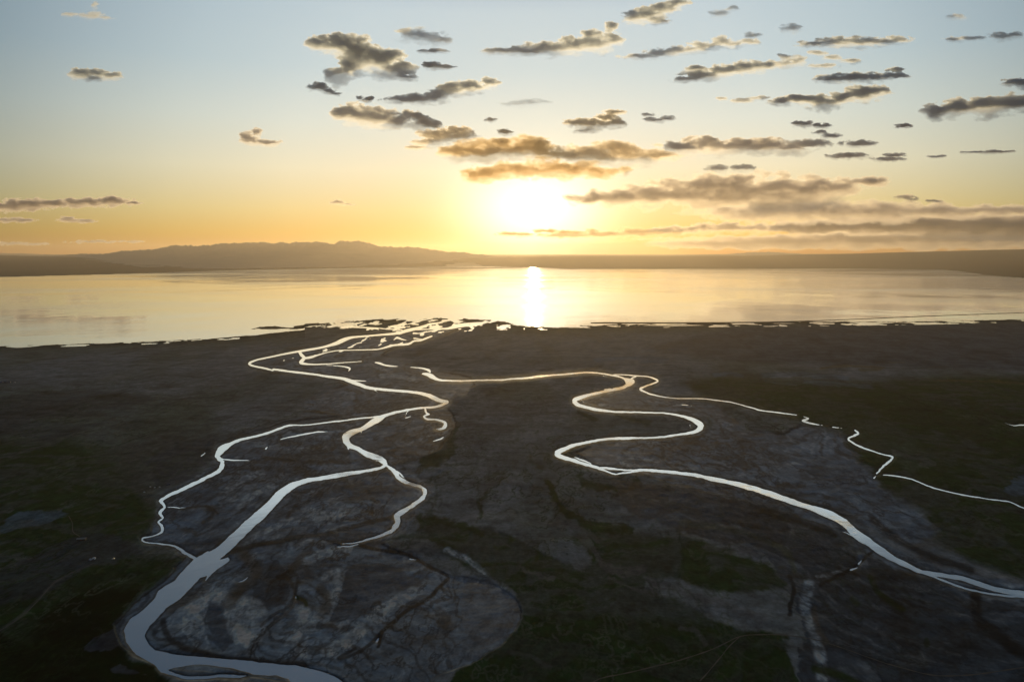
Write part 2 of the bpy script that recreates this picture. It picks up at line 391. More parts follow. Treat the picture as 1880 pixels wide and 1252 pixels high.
# --- water field (negative = under water)
water = np.full(PX.shape, 1e3, np.float32)
XE = PX + (wn1 * 2.0 + wf1 * 1.5) * fade; YE = PY + (wn2 * 1.0 + wf2 * 0.8) * fade
main_w = np.full(PX.shape, 1e3, np.float32)
for c in CH:
    c = [(x, y, w * (0.84 if y > 660 else 0.72)) for x, y, w in c]
    if len(c) <= 7:
        c[-1] = (c[-1][0], c[-1][1], c[-1][2] * .25)
        if len(c) > 2: c[0] = (c[0][0], c[0][1], c[0][2] * .5)
    stroke_field(c, 14, XE, YE, water)
    if len(c) > 7: stroke_field(c, 130, XE, YE, main_w)
for p in WPOLY:
    pf = poly_field(p, 130, XE, YE); water = np.minimum(water, pf); main_w = np.minimum(main_w, pf)
water = np.minimum(water, np.maximum(main_w, 0) + (main_w < 0) * main_w)
for p, sx_, sy_, t_ in [([(560,600),(640,590),(760,586),(900,588),(1000,598),(1010,606),(880,606),(800,614),(700,608),(600,602)], 120, 420, .20), ([(1040,599),(1120,596),(1300,594),(1480,592),(1700,591),(1880,587),(1880,592),(1700,596),(1480,599),(1240,601),(1060,605)], 260, 260, .14), ([(0,636),(100,634),(250,630),(380,623),(440,619),(440,622),(380,627),(250,633),(100,637),(0,639)], 260, 200, .12), ([(700,602),(790,604),(800,616),(760,628),(690,640),(560,652),(600,640),(660,620)], 60, 260, .48)]:
    pool = (t_ - fbm(nB, GX / sx_, GY / sy_, 5, .6)) * 6
    water = np.minimum(water, np.maximum(pool, poly_field(p, 20)))
wet_d = np.minimum(main_w, 200)
# lake
sh = np.interp(PX, [p[0] for p in SHORE], [p[1] for p in SHORE])
shore_n = fbm(nB, GX / 350, GY / 900, 6, 0.6) ; shore_f = fbm(nA, GX / 90, GY / 420, 4, 0.6)
delta_zone = np.exp(-((PX - 760) / 190) ** 2) + 0.8 * np.exp(-((PX - 1010) / 120) ** 2)
lake_near = PY - sh + shore_n * (0.7 + 2.6 * delta_zone) + shore_f * (1.1 + 2.0 * delta_zone)  # <0 = lake
fr = np.interp(PX, [p[0] for p in FAR], [p[1] for p in FAR])
lake_far = fr - PY + fbm(nD, GX / 900, GY / 6000, 4) * 0.22         # <0 = lake
lake = np.maximum(lake_near, lake_far)
# delta polygon spit hides in the shore line itself: the line doubles back between x 454 and 560
mud = poly_field([(454,604.5),(480,600),(520,596.5),(575,594),(620,592.5),(640,600),(600,606),(560,606),(530,604.5),(500,605)], 30, PX + wn1 * 4, PY + wn2 * 1.2)
mud_n = fbm(nC_, GX / 300, GY / 420, 4)
spit = stroke_field(SPIT, 12)
lake = np.where(lake < 0, np.maximum(lake, -np.minimum(spit, 100)), lake)
mudflat = np.where((mud < 0), (0.25 - 0.9 * np.abs(mud_n)) * 3, -9)
lake = np.where(lake_near < 3, np.maximum(lake, np.minimum(mudflat, -mud)), lake)
W_ = np.minimum(water, lake)

# --- low active flood plain against the higher terrace
FLOOD = [
 [(456,662),(500,648),(560,638),(640,622),(730,612),(800,600),(850,600),(800,622),(720,640),(700,652),(760,668),(800,680),(866,694),(872,706),(850,722),(824,730),(836,740),(824,752),(840,775),(830,800),(800,826),(762,842),(726,852),(790,890),(794,912),(760,940),(742,975),(700,1000),(735,1012),(772,1028),(806,1046),(826,1062),(850,1058),(905,1076),(945,1098),(960,1120),(950,1150),(925,1185),(880,1215),(800,1240),(770,1262),(640,1262),(300,1225),(228,1190),(214,1150),(250,1110),(310,1060),(345,1024),(300,1003),(256,992),(278,980),(288,940),(285,915),(340,885),(392,855),(388,832),(400,815),(450,798),(530,775),(640,764),(560,755),(556,738),(610,716),(640,706),(560,690),(500,684),(460,674)],
 [(1150,860),(1300,868),(1480,920),(1560,950),(1640,1010),(1720,1045),(1890,1082),(2030,1100),(2030,1140),(1880,1110),(1760,1085),(1640,1045),(1580,1010),(1540,975),(1400,925),(1250,890)],
 [(1250,735),(1320,745),(1370,790),(1440,800),(1470,780),(1540,795),(1560,830),(1600,870),(1620,905),(1690,945),(1714,982),(1680,1004),(1640,1000),(1560,945),(1480,915),(1300,866),(1180,856),(1100,850),(1060,832),(1090,815),(1200,805),(1310,790),(1300,765),(1240,752)],
 [(1060,730),(1120,716),(1165,700),(1200,722),(1260,740),(1280,764),(1180,754),(1090,750)],
]
flood = np.full(PX.shape, 1e3, np.float32)
XM = 0.55 * XW + 0.45 * XR; YM = 0.55 * YW + 0.45 * YR
for p in FLOOD: flood = np.minimum(flood, poly_field(p, 60, XM, YM))

# --- elevation
rel1 = fbm(nA, GX / 42, GY / 42, 5, 0.55, spac, 42); rel2 = fbm(nB, GX / 300, GY / 300, 4, 0.5, spac, 300)
landz = 0.25 + 0.35 * np.clip(W_ / 6, 0, 1) + 0.12 * (rel1 + 0.6)
edge_on = sstep(-.25, .35, wm1 + .4 * rel2)
landz = landz + sstep(-1.0, 3.0, flood) * (0.25 + 1.5 * edge_on) * np.clip((PY - 590) / 60, 0, 1) * sstep(0.4, 2.5, W_)
landz = landz + 0.22 * rel1 * sstep(2, 10, W_) * np.clip(spac, 0.3, 2)
Z = np.where(W_ > 0, np.minimum(landz, 0.02 + W_ * 0.22), np.maximum(W_ * 0.5, -2.5))
Z = np.where((PY < fr - 0), np.maximum(lake_far * 1.0, 0.4), Z)
# the far plain climbs slowly to its skyline
skyx = [-3000, -400, 0, 140, 860, 985, 1100, 1250, 1400, 1500, 1600, 1700, 1800, 1880, 2200, 5000]
skyy = [466, 468, 471, 473, 474, 473.5, 473, 472.3, 470.6, 468.5, 465.5, 462.5, 460.3, 458.8, 452, 440]
RIDGE = 35000.0
zr = CAM_H + (VAN_Y - np.interp(PX, skyx, skyy)) / F0 * RIDGE
_, shore_d = on_ground(xs, np.interp(xs, [p[0] for p in FAR], [p[1] for p in FAR]))
frac = np.clip((GY - shore_d[None, :]) / (RIDGE - shore_d[None, :]), 0, 1)
roll = fbm(nC_, GX / 2600, GY / 5000, 5)
Z = Z + (PY < fr) * zr * (0.55 * frac + 0.45 * frac ** 2) * (1 + 0.035 * roll * (frac > 0))

# --- surface cover (albedo, linear)
def col(*c): return np.array(c, np.float32)
STEPPE = col(.185, .212, .232); OLIVE = col(.072, .096, .074); GRASS = col(.0165, .0430, .0140); DGREEN = col(.0165, .0450, .0160)
GRAVEL = col(.120, .180, .250); PALE = col(.52, .60, .66); MUD_AND_SHADE = col(.012, .020, .028); BLUE = col(.050, .062, .080); BROWN = col(.085, .086, .082); GREY = col(.150, .155, .162); STRAW = col(.15, .115, .05)
big = fbm(nC_, GX / 700, GY / 1500, 6, 0.55, spac, 1500)
mid = fbm(nD, (GX + 60 * wm1) / 130, (GY + 90 * wm2) / 240, 6, 0.58, spac, 240)
fine = fbm(nA, GX / 14, GY / 22, 4, 0.6, spac, 22)
drift = fbm(nB, (GX + 90 * wm1) / 210, (GY + 60 * wm2) / 46, 6, 0.6, spac, 46)       # wind and flood lines, drawn out sideways
drift2 = fbm(nD, (GX * .9 - GY * .45 + 70 * wm1) / 60, (GY * .9 + GX * .45 + 70 * wm2) / 300, 5, 0.6, spac, 60)
veg = sstep(-.30, .22, .8 * drift + .6 * drift2 + .5 * mid)
A = np.empty(PX.shape + (3,), np.float32)
A[:] = STEPPE


def lay(c, m):
    global A
    m = np.clip(m, 0, 1)[..., None].astype(np.float32)
    A = A * (1 - m) + c * m


def region(p, soft=8, X=None, Y=None, grow=0.0):
    f = poly_field(p, 90, XR if X is None else X, YR if Y is None else Y)
    soft = soft * 0.4
    return sstep(soft, -soft, f - grow)


def line(p, w, soft=2.0, X=None, Y=None):
    soft = soft * 0.55
    f = stroke_field([(a[0], a[1], w if len(a) < 3 else a[2]) for a in p], 4 * soft + 4, X if X is not None else XW, Y if Y is not None else YW)
    return sstep(soft, -soft, f)

lay(OLIVE, sstep(-.1, .6, big) * 0.6)
lay(GREY, sstep(.0, .7, mid) * 0.55)
# the strip behind the beach: darker green-brown, then grey desert plain to the right
lay(OLIVE, sstep(26, 4, PY - sh) * 0.75)
lay(MUD_AND_SHADE, sstep(7, 1, PY - sh) * 0.8)
lay(col(.075, .092, .118), region([(1350,600),(1880,592),(2200,590),(2200,690),(1880,680),(1500,672),(1300,660),(1180,640)], 14) * 0.8)
# left plain: darkens to olive and green toward the lower left
lay(OLIVE, region([(-200,690),(140,720),(330,730),(420,780),(390,830),(300,890),(270,1010),(-200,1010)], 30) * (0.55 + 0.3 * mid))
GREEN_L = [(-260,800),(40,806),(120,800),(230,850),(255,890),(285,950),(280,985),(240,1000),(290,1010),(345,1024),(325,1050),(280,1090),(230,1140),(222,1170),(240,1205),(300,1245),(350,1300),(-260,1330)]
lay(GRASS, region(GREEN_L, 60) * (0.36 + 0.60 * veg))
lay(GRASS, region([(-260,1010),(60,1060),(150,1050),(250,1030),(345,1024),(325,1050),(280,1090),(230,1140),(222,1170),(240,1205),(300,1245),(350,1300),(-260,1330)], 12) * 0.85)
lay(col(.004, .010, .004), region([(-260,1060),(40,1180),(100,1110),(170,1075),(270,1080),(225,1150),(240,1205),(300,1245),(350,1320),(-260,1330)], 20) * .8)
lay(BLUE, region([(-60,735),(90,722),(170,715),(250,724),(300,738),(230,745),(160,765),(60,770),(150,778),(210,770),(140,796),(80,808),(0,795),(-60,790)], 8) * 0.6)
lay(BROWN, region([(215,820),(300,790),(370,800),(330,850),(290,900),(270,930),(230,900)], 20) * (0.45 + 0.4 * mid))
lay(BLUE, region([(270,850),(340,815),(400,800),(390,850),(330,890),(280,900)], 12) * 0.7)
lay(GRAVEL, region([(-40,985),(40,940),(112,934),(118,944),(90,958),(30,974),(-40,1000)], 5) * 0.55)
lay(BLUE, region([(40,1030),(110,995),(150,982),(200,985),(262,1005),(262,1020),(220,1030),(150,1050),(100,1080),(60,1100),(-60,1150),(-60,1080)], 7) * 0.65)
lay(BLUE, region([(152,1190),(170,1172),(225,1155),(235,1180),(220,1190),(180,1200)], 4) * 0.9)
lay(BLUE, region([(210,1228),(230,1218),(250,1236),(225,1240)], 5) * 0.8)
lay(GREY, line([(0,1158),(40,1130),(75,1095),(100,1070),(140,1050),(160,1040)], 5, 3) * 0.35)
for k in range(26):                                                   # short pale scars in the grass
    x0 = random.uniform(-20, 250); y0 = random.uniform(800, 960); l = random.uniform(12, 40)
    lay(GREY, line([(x0, y0), (x0 + l, y0 - l * .28)], random.uniform(1, 5), 3, XR, YR) * random.uniform(.2, .5))
# middle terrace
lay(GREY, region([(850,720),(1000,705),(1040,740),(1010,800),(1010,840),(1090,870),(1300,900),(1420,960),(1380,1010),(1180,960),(1000,930),(880,900),(830,850)], 18) * 0.35)
lay(GREEN_M := GRASS, region([(770,840),(820,800),(850,780),(835,830),(800,858),(765,856)], 6) * 0.85)
lay(OLIVE, region([(960,690),(1000,705),(1020,730),(960,740),(890,720)], 10) * 0.5)
for p, w, o in [([(1012,885),(1018,915),(1040,940),(1075,958),(1110,968),(1160,975)], 14, .95), ([(1075,868),(1082,885),(1110,895),(1180,905),(1250,930),(1330,950)], 12, .8), ([(1165,880),(1162,905),(1175,925)], 12, .75), ([(890,880),(905,868),(925,866)], 5, .7), ([(885,905),(878,925),(886,950)], 10, .8), ([(970,830),(980,850),(1000,860)], 8, .5), ([(1300,770),(1318,790),(1335,815),(1325,835),(1290,850)], 10, .8), ([(1215,810),(1230,820),(1210,830)], 14, .6), ([(1065,755),(1080,768),(1098,772)], 9, .7), ([(1140,760),(1160,770),(1190,776)], 7, .6), ([(1400,845),(1425,860),(1430,875)], 14, .8), ([(1120,735),(1160,745),(1200,742)], 14, .35), ([(1355,755),(1400,790),(1440,800)], 5, .45), ([(1460,790),(1500,800),(1545,805)], 4, .5), ([(750,945),(800,960),(850,965),(900,985)], 9, .8), ([(700,990),(760,985),(830,1005)], 8, .7), ([(770,980),(790,950),(800,910)], 8, .5), ([(640,960),(700,970)], 5, .2), ([(890,865),(870,905),(880,960)], 3, .6)]:
    lay(GRASS, line(p, w, 5, XR, YR) * o)
GREEN_C = [(760,950),(830,960),(905,972),(985,1010),(1080,1052),(1075,1010),(1045,985),(1060,960),(1100,965),(1180,985),(1260,985),(1350,1010),(1420,1040),(1450,1080),(1330,1090),(1250,1060),(1190,1060),(1180,1080),(1280,1120),(1360,1160),(1460,1165),(1492,1260),(1492,1330),(790,1330),(830,1240),(905,1205),(945,1160),(962,1120),(945,1090),(880,1055),(860,1045),(800,1010)]
lay(DGREEN, region(GREEN_C, 12) * (0.58 + 0.40 * veg))
lay(DGREEN, region([(830,1240),(905,1205),(945,1150),(1000,1120),(1200,1130),(1350,1160),(1460,1170),(1492,1330),(790,1330)], 24) * (.55 + .4 * veg))
for p, w, o in [([(985,955),(1030,965),(1080,1000),(1100,1030)], 16, .55), ([(1055,970),(1090,985),(1105,995)], 14, .6), ([(1105,1040),(1140,1050),(1180,1045)], 18, .6), ([(960,1045),(990,1055),(1020,1065)], 6, .6), ([(1200,1070),(1260,1090),(1340,1110),(1420,1140)], 16, .6), ([(1255,1150),(1275,1160),(1290,1180)], 10, .5), ([(1300,1005),(1380,1015),(1420,1020)], 14, .45), ([(1190,955),(1260,970),(1330,990)], 7, .45), ([(1110,1060),(1160,1080),(1210,1095)], 6, .5), ([(940,1200),(980,1215),(1010,1225)], 9, .4), ([(1025,1165),(1032,1175)], 5, .5), ([(905,1000),(930,1008)], 4, .4)]:
    lay(GREY, line(p, w, 5, XR, YR) * o)
# right side
GREEN_R = [(1250,700),(1330,690),(1450,700),(1600,700),(1760,690),(2200,690),(2200,1120),(1900,1070),(1790,1045),(1716,1008),(1690,985),(1714,982),(1690,945),(1625,908),(1600,875),(1560,830),(1545,800),(1470,775),(1390,752),(1290,733)]
lay(GRASS, region(GREEN_R, 26) * (0.64 + 0.33 * veg))
lay(DGREEN, region([(1560,720),(1650,716),(1720,740),(1880,760),(2200,770),(2200,860),(1880,860),(1740,800),(1640,770)], 16) * 0.75)
lay(OLIVE, region([(1480,760),(1640,780),(1700,830),(1680,870),(1620,830),(1560,800)], 14) * 0.5)
lay(GRAVEL, region([(1850,890),(1870,876),(1900,868),(2000,860),(2000,910),(1900,912),(1860,905)], 5) * 0.7)
for p, w, o, c in [([(1400,690),(1470,688),(1560,694)], 9, .45, GRAVEL), ([(1310,690),(1340,687),(1360,690)], 7, .7, GRAVEL), ([(1480,700),(1540,705),(1600,712)], 7, .4, GRAVEL), ([(1400,701),(1460,708)], 3, .4, GRAVEL), ([(1505,677),(1560,672),(1620,676),(1580,681)], 5, .6, STRAW), ([(1610,668),(1660,666)], 2, .5, STRAW), ([(1720,700),(1800,701),(1900,707)], 4, .55, STRAW), ([(1700,674),(1740,673)], 2, .4, STRAW), ([(1090,662),(1180,657),(1230,660),(1180,666)], 6, .55, GRAVEL), ([(1180,645),(1260,640)], 4, .35, GRAVEL), ([(1640,830),(1720,845),(1690,850)], 8, .35, GREY), ([(1300,655),(1400,650)], 3, .25, GREY), ([(1750,760),(1820,770)], 2, .2, GREY), ([(1700,990),(1760,1000),(1850,1020)], 2, .2, GREY), ([(1000,650),(1060,646)], 3, .3, GREY), ([(1160,660),(1220,668)], 4, .4, GRAVEL)]:
    lay(c, line(p, w, 3, XR, YR) * o)
# gravel of the flood plain with scroll bars that follow the channels
fl = sstep(7, -7, flood + 5 * wn1 + 4 * wm2)
lay(GRAVEL, fl * 0.95)
warp = wet_d + 26 * wm1 + 10 * wn1 + 14 * mid
scroll = np.sin(warp * 0.42 + 4 * big) * 0.5 + np.sin(warp * 0.17 + 3 * mid) * 0.7
LOWER_R = [(1120,880),(1250,892),(1400,928),(1540,978),(1640,1048),(1760,1088),(1900,1115),(2200,1140),(2200,1400),(1492,1400),(1488,1180),(1452,1090),(1420,1030),(1300,985),(1200,960),(1150,930)]
lr = region(LOWER_R, 6)
lay(col(.040, .062, .088), lr * 0.9)
LOBE = [(450,1060),(520,1010),(600,1000),(660,1002),(735,1014),(806,1046),(826,1062),(850,1058),(905,1076),(945,1098),(960,1120),(950,1150),(925,1185),(880,1215),(800,1240),(770,1262),(640,1262),(300,1225),(266,1170),(290,1134),(350,1080),(400,1045)]
lobe = region(LOBE, 5, XW, YW)
lay(col(.160, .228, .296), lobe * 0.85)
flr = np.maximum(fl, lr * 0.55)
lay(PALE, flr * sstep(.35, 1.3, scroll + mid * 0.8) * 0.20)
lay(MUD_AND_SHADE, flr * sstep(.2, 1.1, -scroll + mid * 0.9) * 0.6)
lay(PALE, flr * sstep(.25, .9, fbm(nB, GX / 34 + wm1, GY / 70 + wm2, 6, 0.65, spac, 70)) * 0.5)
thread = sstep(-.35, .45, fbm(nA, (GX * .8 + GY * .35) / 9 + wm1 * 3, (GY * .8 - GX * .35) / 34 + wm2 * 3, 5, .62, spac, 34) + .5 * fine)
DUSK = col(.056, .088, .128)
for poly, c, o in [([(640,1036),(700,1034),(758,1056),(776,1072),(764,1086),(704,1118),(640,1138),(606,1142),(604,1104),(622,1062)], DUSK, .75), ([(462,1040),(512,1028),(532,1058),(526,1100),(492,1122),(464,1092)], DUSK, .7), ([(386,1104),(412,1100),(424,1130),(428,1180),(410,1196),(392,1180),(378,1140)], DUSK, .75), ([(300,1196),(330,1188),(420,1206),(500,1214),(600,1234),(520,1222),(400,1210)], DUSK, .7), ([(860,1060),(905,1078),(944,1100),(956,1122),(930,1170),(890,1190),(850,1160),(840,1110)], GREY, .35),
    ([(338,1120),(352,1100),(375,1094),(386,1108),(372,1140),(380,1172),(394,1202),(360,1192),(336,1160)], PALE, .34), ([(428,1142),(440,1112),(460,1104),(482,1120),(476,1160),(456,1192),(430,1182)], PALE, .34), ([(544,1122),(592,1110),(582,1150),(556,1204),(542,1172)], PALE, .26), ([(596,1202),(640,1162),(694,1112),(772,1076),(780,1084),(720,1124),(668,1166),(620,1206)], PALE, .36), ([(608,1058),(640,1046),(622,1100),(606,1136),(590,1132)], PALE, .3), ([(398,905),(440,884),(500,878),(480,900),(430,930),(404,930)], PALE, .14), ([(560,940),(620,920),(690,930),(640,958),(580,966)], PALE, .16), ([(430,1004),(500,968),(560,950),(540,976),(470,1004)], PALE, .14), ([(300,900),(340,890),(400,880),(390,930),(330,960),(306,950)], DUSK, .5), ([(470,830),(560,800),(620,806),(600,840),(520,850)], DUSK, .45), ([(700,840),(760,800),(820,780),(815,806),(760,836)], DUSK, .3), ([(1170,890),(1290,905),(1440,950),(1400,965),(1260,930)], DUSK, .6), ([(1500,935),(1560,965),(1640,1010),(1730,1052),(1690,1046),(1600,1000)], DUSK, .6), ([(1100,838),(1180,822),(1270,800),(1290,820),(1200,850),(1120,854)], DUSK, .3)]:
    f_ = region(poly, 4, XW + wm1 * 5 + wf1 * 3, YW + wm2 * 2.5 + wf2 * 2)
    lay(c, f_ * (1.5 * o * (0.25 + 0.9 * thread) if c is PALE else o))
# named streaks on the bars, each drawn out into fine silt threads
for p, w, o, c in [
 ([(360,1110),(380,1095),(400,1092),(420,1110),(430,1150),(450,1170)], 26, .40, PALE), ([(440,1115),(460,1108),(475,1130),(470,1170)], 24, .34, PALE), ([(560,1030),(600,1015),(640,1005)], 16, .25, PALE), ([(600,1060),(620,1050),(615,1090),(585,1130)], 14, .34, PALE), ([(540,1140),(560,1120),(548,1170),(560,1200)], 20, .20, PALE), ([(600,1200),(650,1165),(700,1120),(760,1085)], 16, .22, PALE), ([(630,1190),(670,1155),(640,1140)], 8, .25, PALE), ([(440,1000),(520,960),(600,950)], 10, .22, PALE), ([(560,935),(600,945),(640,940)], 12, .2, PALE), ([(820,1010),(860,1030),(890,1055)], 10, .3, PALE), ([(540,1010),(600,975),(700,955)], 8, .18, PALE), ([(870,1120),(900,1150),(860,1180)], 22, .12, GREY), ([(420,900),(440,880),(480,870)], 14, .18, PALE), ([(440,930),(470,905),(500,890)], 10, .2, PALE), ([(470,815),(540,825),(600,820)], 8, .14, PALE), ([(700,690),(730,692),(760,696)], 8, .25, PALE), ([(680,670),(720,685)], 6, .16, PALE), ([(660,800),(720,795),(790,780)], 5, .15, PALE), ([(690,830),(750,815),(800,795)], 5, .15, PALE), ([(1140,850),(1200,860),(1280,860)], 5, .25, PALE), ([(1100,830),(1160,840),(1230,850)], 7, .12, PALE), ([(1485,1075),(1478,1110),(1490,1150),(1505,1200),(1512,1252)], 18, .26, PALE), ([(1500,1060),(1540,1050),(1570,1042)], 6, .2, PALE), ([(1190,900),(1300,915),(1420,950)], 20, .3, BLUE),
 # darker wet channels and silt
 ([(660,1000),(695,1010),(734,1015),(772,1032),(806,1049),(821,1062),(798,1083),(780,1101),(750,1120),(725,1140),(700,1160),(690,1185)], 7, .85, MUD_AND_SHADE), ([(700,1160),(660,1195),(620,1210),(650,1190)], 6, .6, MUD_AND_SHADE), ([(400,1020),(480,1000),(560,985),(660,965),(720,950)], 8, .6, MUD_AND_SHADE), ([(420,1010),(520,990),(620,980)], 7, .5, BROWN), ([(450,1020),(470,1050),(440,1080),(420,1110)], 24, .6, BROWN), ([(530,1060),(540,1100),(520,1130),(495,1150)], 8, .5, BROWN), ([(590,1080),(600,1100),(590,1130)], 18, .5, BROWN), ([(535,1050),(555,1020),(570,1010)], 12, .5, BROWN), ([(480,1150),(500,1130),(530,1110),(545,1070)], 6, .5, MUD_AND_SHADE), ([(542,1096),(560,1104),(562,1110)], 8, .85, GRASS), ([(800,1120),(820,1150),(790,1170)], 14, .4, BROWN), ([(300,1140),(320,1180),(400,1205),(480,1215),(560,1220)], 12, .6, MUD_AND_SHADE), ([(560,1170),(550,1200),(540,1215)], 8, .4, BLUE), ([(380,1080),(340,1105),(310,1120)], 16, .5, BROWN), ([(540,935),(560,900),(600,885)], 6, .4, MUD_AND_SHADE), ([(380,930),(390,945),(370,960)], 8, .5, MUD_AND_SHADE), ([(330,935),(380,930),(400,945)], 4, .6, MUD_AND_SHADE), ([(620,895),(680,905),(640,920)], 10, .4, BROWN), ([(480,840),(560,848),(640,850)], 6, .5, MUD_AND_SHADE), ([(600,830),(560,815),(520,815)], 6, .35, MUD_AND_SHADE), ([(690,905),(660,890),(640,890)], 14, .35, BROWN),
 ([(1600,1016),(1578,1034),(1560,1047),(1530,1060),(1505,1075)], 6, .8, MUD_AND_SHADE), ([(1450,1060),(1455,1085),(1450,1130)], 8, .7, MUD_AND_SHADE), ([(1495,1120),(1500,1150),(1515,1180)], 12, .6, BROWN), ([(1790,1090),(1790,1120),(1800,1145),(1840,1175),(1880,1205),(1940,1230)], 22, .75, MUD_AND_SHADE), ([(1600,1060),(1610,1085),(1640,1110),(1655,1120)], 12, .7, GRASS), ([(1560,1100),(1570,1110)], 10, .5, GRASS), ([(1700,1175),(1705,1185)], 8, .5, GRASS), ([(1600,955),(1640,985),(1700,1020),(1780,1050)], 14, .6, MUD_AND_SHADE), ([(1400,940),(1480,965),(1530,985)], 8, .6, MUD_AND_SHADE), ([(1420,1000),(1450,1020),(1460,1050)], 10, .6, OLIVE), ([(1500,1230),(1540,1240),(1580,1260)], 16, .8, DGREEN), ([(1605,1056),(1630,1052),(1605,1070)], 10, .4, BROWN), ([(1250,960),(1350,975),(1420,1000)], 10, .4, OLIVE)]:
    o = min(.95, o * (2.8 if c is PALE else 1.35))
    lay(c, line(p, w, max(3, w * .5), XR * .15 + XW * .85, YR * .15 + YW * .85) * o * (0.35 + 0.75 * thread if c is PALE else 1))
# dry drainage threads and fine silt lines, winding with the ground
def threads(nz, sx_, sy_, rot, wx_, width, seed):
    c_, s_ = math.cos(rot), math.sin(rot)
    u = (GX * c_ + GY * s_) / sx_ + wx_ * wm1 + .35 * wn1; v = (-GX * s_ + GY * c_) / sy_ + wx_ * wm2 + .35 * wn2
    f_ = np.abs(fbm(nz, u + seed, v - seed, 3, .5))
    g_ = np.hypot(np.gradient(f_, axis=0), np.gradient(f_, axis=1)) + 1e-4        # keep the line about one mesh cell wide
    return np.clip(1.5 - f_ / (g_ * width * 1.5), 0, 1)
near = np.clip((PY - 640) / 160, 0, 1)
for nz, sx_, sy_, rot, wx_, wd, c, o, mk in [(nA, 150, 420, .35, 1.2, 1.3, MUD_AND_SHADE, .75, flr), (nB, 80, 260, -.3, 1.0, 1.0, MUD_AND_SHADE, .6, flr), (nC_, 70, 240, .6, 1.0, .9, PALE, .16, flr), (nD, 260, 520, .9, 1.0, 1.2, OLIVE, .7, 1 - flr), (nA, 130, 420, -.8, 1.0, .9, GRASS, .75, 1 - flr), (nB, 90, 300, 1.2, .8, .9, GREY, .16, 1 - flr)]:
    gate = sstep(-.35, .35, fbm(nC_, GX / 330 + sx_, GY / 560 - sy_, 3))
    lay(c, threads(nz, sx_, sy_, rot, wx_, wd, sx_) * o * mk * near * gate)
# damp dark rim along the water; shade of the terrace bank painted as a dark line
lay(MUD_AND_SHADE, sstep(5.0, 0.6, wet_d + 1.6 * wn1) * 0.8)
lay(MUD_AND_SHADE, np.exp(-((flood - 0.4) / 1.8) ** 2) * 0.85 * edge_on)
# mottling everywhere
A = A * (1 + 0.34 * mid + 0.26 * fine + 0.16 * big + 0.50 * drift + 0.34 * drift2)[..., None]
A = np.clip(A, 0.004, 0.5)
# far side of the lake: bare brown-grey foothill plain
farm = (PY < fr)[..., None]
A = np.where(farm, col(.028, .027, .030) * (1 + 0.3 * roll)[..., None], A)
wetness = np.clip(fl * 0.55 + sstep(8, 0.5, wet_d) * 0.6 + lr * 0.3, 0, 1)

m_ground, nt, out = new_mat('plain_soil')
b = N(nt, 'ShaderNodeBsdfPrincipled')
at = N(nt, 'ShaderNodeAttribute', attribute_name='cover'); aw = N(nt, 'ShaderNodeAttribute', attribute_name='damp')
tcg = N(nt, 'ShaderNodeTexCoord')
z1 = N(nt, 'ShaderNodeTexNoise', i_Scale=0.16, i_Detail=6.0, i_Roughness=0.65); z2 = N(nt, 'ShaderNodeTexNoise', i_Scale=0.035, i_Detail=7.0, i_Roughness=0.6)
for z in (z1, z2): nt.links.new(tcg.outputs['Object'], z.inputs['Vector'])
k1 = N(nt, 'ShaderNodeMapRange'); k1.inputs['From Min'].default_value = .3; k1.inputs['From Max'].default_value = .7; k1.inputs['To Min'].default_value = .74; k1.inputs['To Max'].default_value = 1.28
k2 = N(nt, 'ShaderNodeMapRange'); k2.inputs['From Min'].default_value = .3; k2.inputs['From Max'].default_value = .7; k2.inputs['To Min'].default_value = .72; k2.inputs['To Max'].default_value = 1.28
nt.links.new(z1.outputs[0], k1.inputs[0]); nt.links.new(z2.outputs[0], k2.inputs[0])
mm = math_node(nt, 'MULTIPLY', k1.outputs[0], k2.outputs[0])
cc = vmath(nt, 'SCALE', at.outputs['Color'], scale=mm)
nt.links.new(cc.outputs[0], b.inputs['Base Color'])
rr = N(nt, 'ShaderNodeMapRange'); rr.inputs['To Min'].default_value = 0.95; rr.inputs['To Max'].default_value = 0.6
nt.links.new(aw.outputs['Fac'], rr.inputs[0]); nt.links.new(rr.outputs[0], b.inputs['Roughness'])
nt.links.new(math_node(nt, 'MULTIPLY', aw.outputs['Fac'], 0.03), b.inputs['Specular IOR Level'])
bp = N(nt, 'ShaderNodeBump', i_Strength=0.35, i_Distance=0.5); nt.links.new(z1.outputs[0], bp.inputs['Height']); nt.links.new(bp.outputs[0], b.inputs['Normal'])
nt.links.new(b.outputs[0], out.inputs[0])

V = np.stack([GX, GY, Z], -1).reshape(-1, 3)
ground = mesh_from('ground', V, grid_faces(NY, NX, flip=True), m_ground, smooth=True)
a = ground.data.attributes.new('cover', 'FLOAT_COLOR', 'POINT')
a.data.foreach_set('color', np.concatenate([A, np.ones(PX.shape + (1,), np.float32)], -1).astype(np.float32).ravel())
a = ground.data.attributes.new('damp', 'FLOAT', 'POINT'); a.data.foreach_set('value', wetness.astype(np.float32).ravel())
tag(ground, 'dark river plain of gravel bars, brown steppe and grass running down to the lake', kind='structure')


def ground_z(x, y):
    """height of the built ground at photo pixel (x, y)"""
    i = int(np.clip(np.searchsorted(xs, x), 1, NX - 1)); j = int(np.clip(np.searchsorted(ys, y), 1, NY - 1))
    return float(Z[j - 1:j + 1, i - 1:i + 1].max())


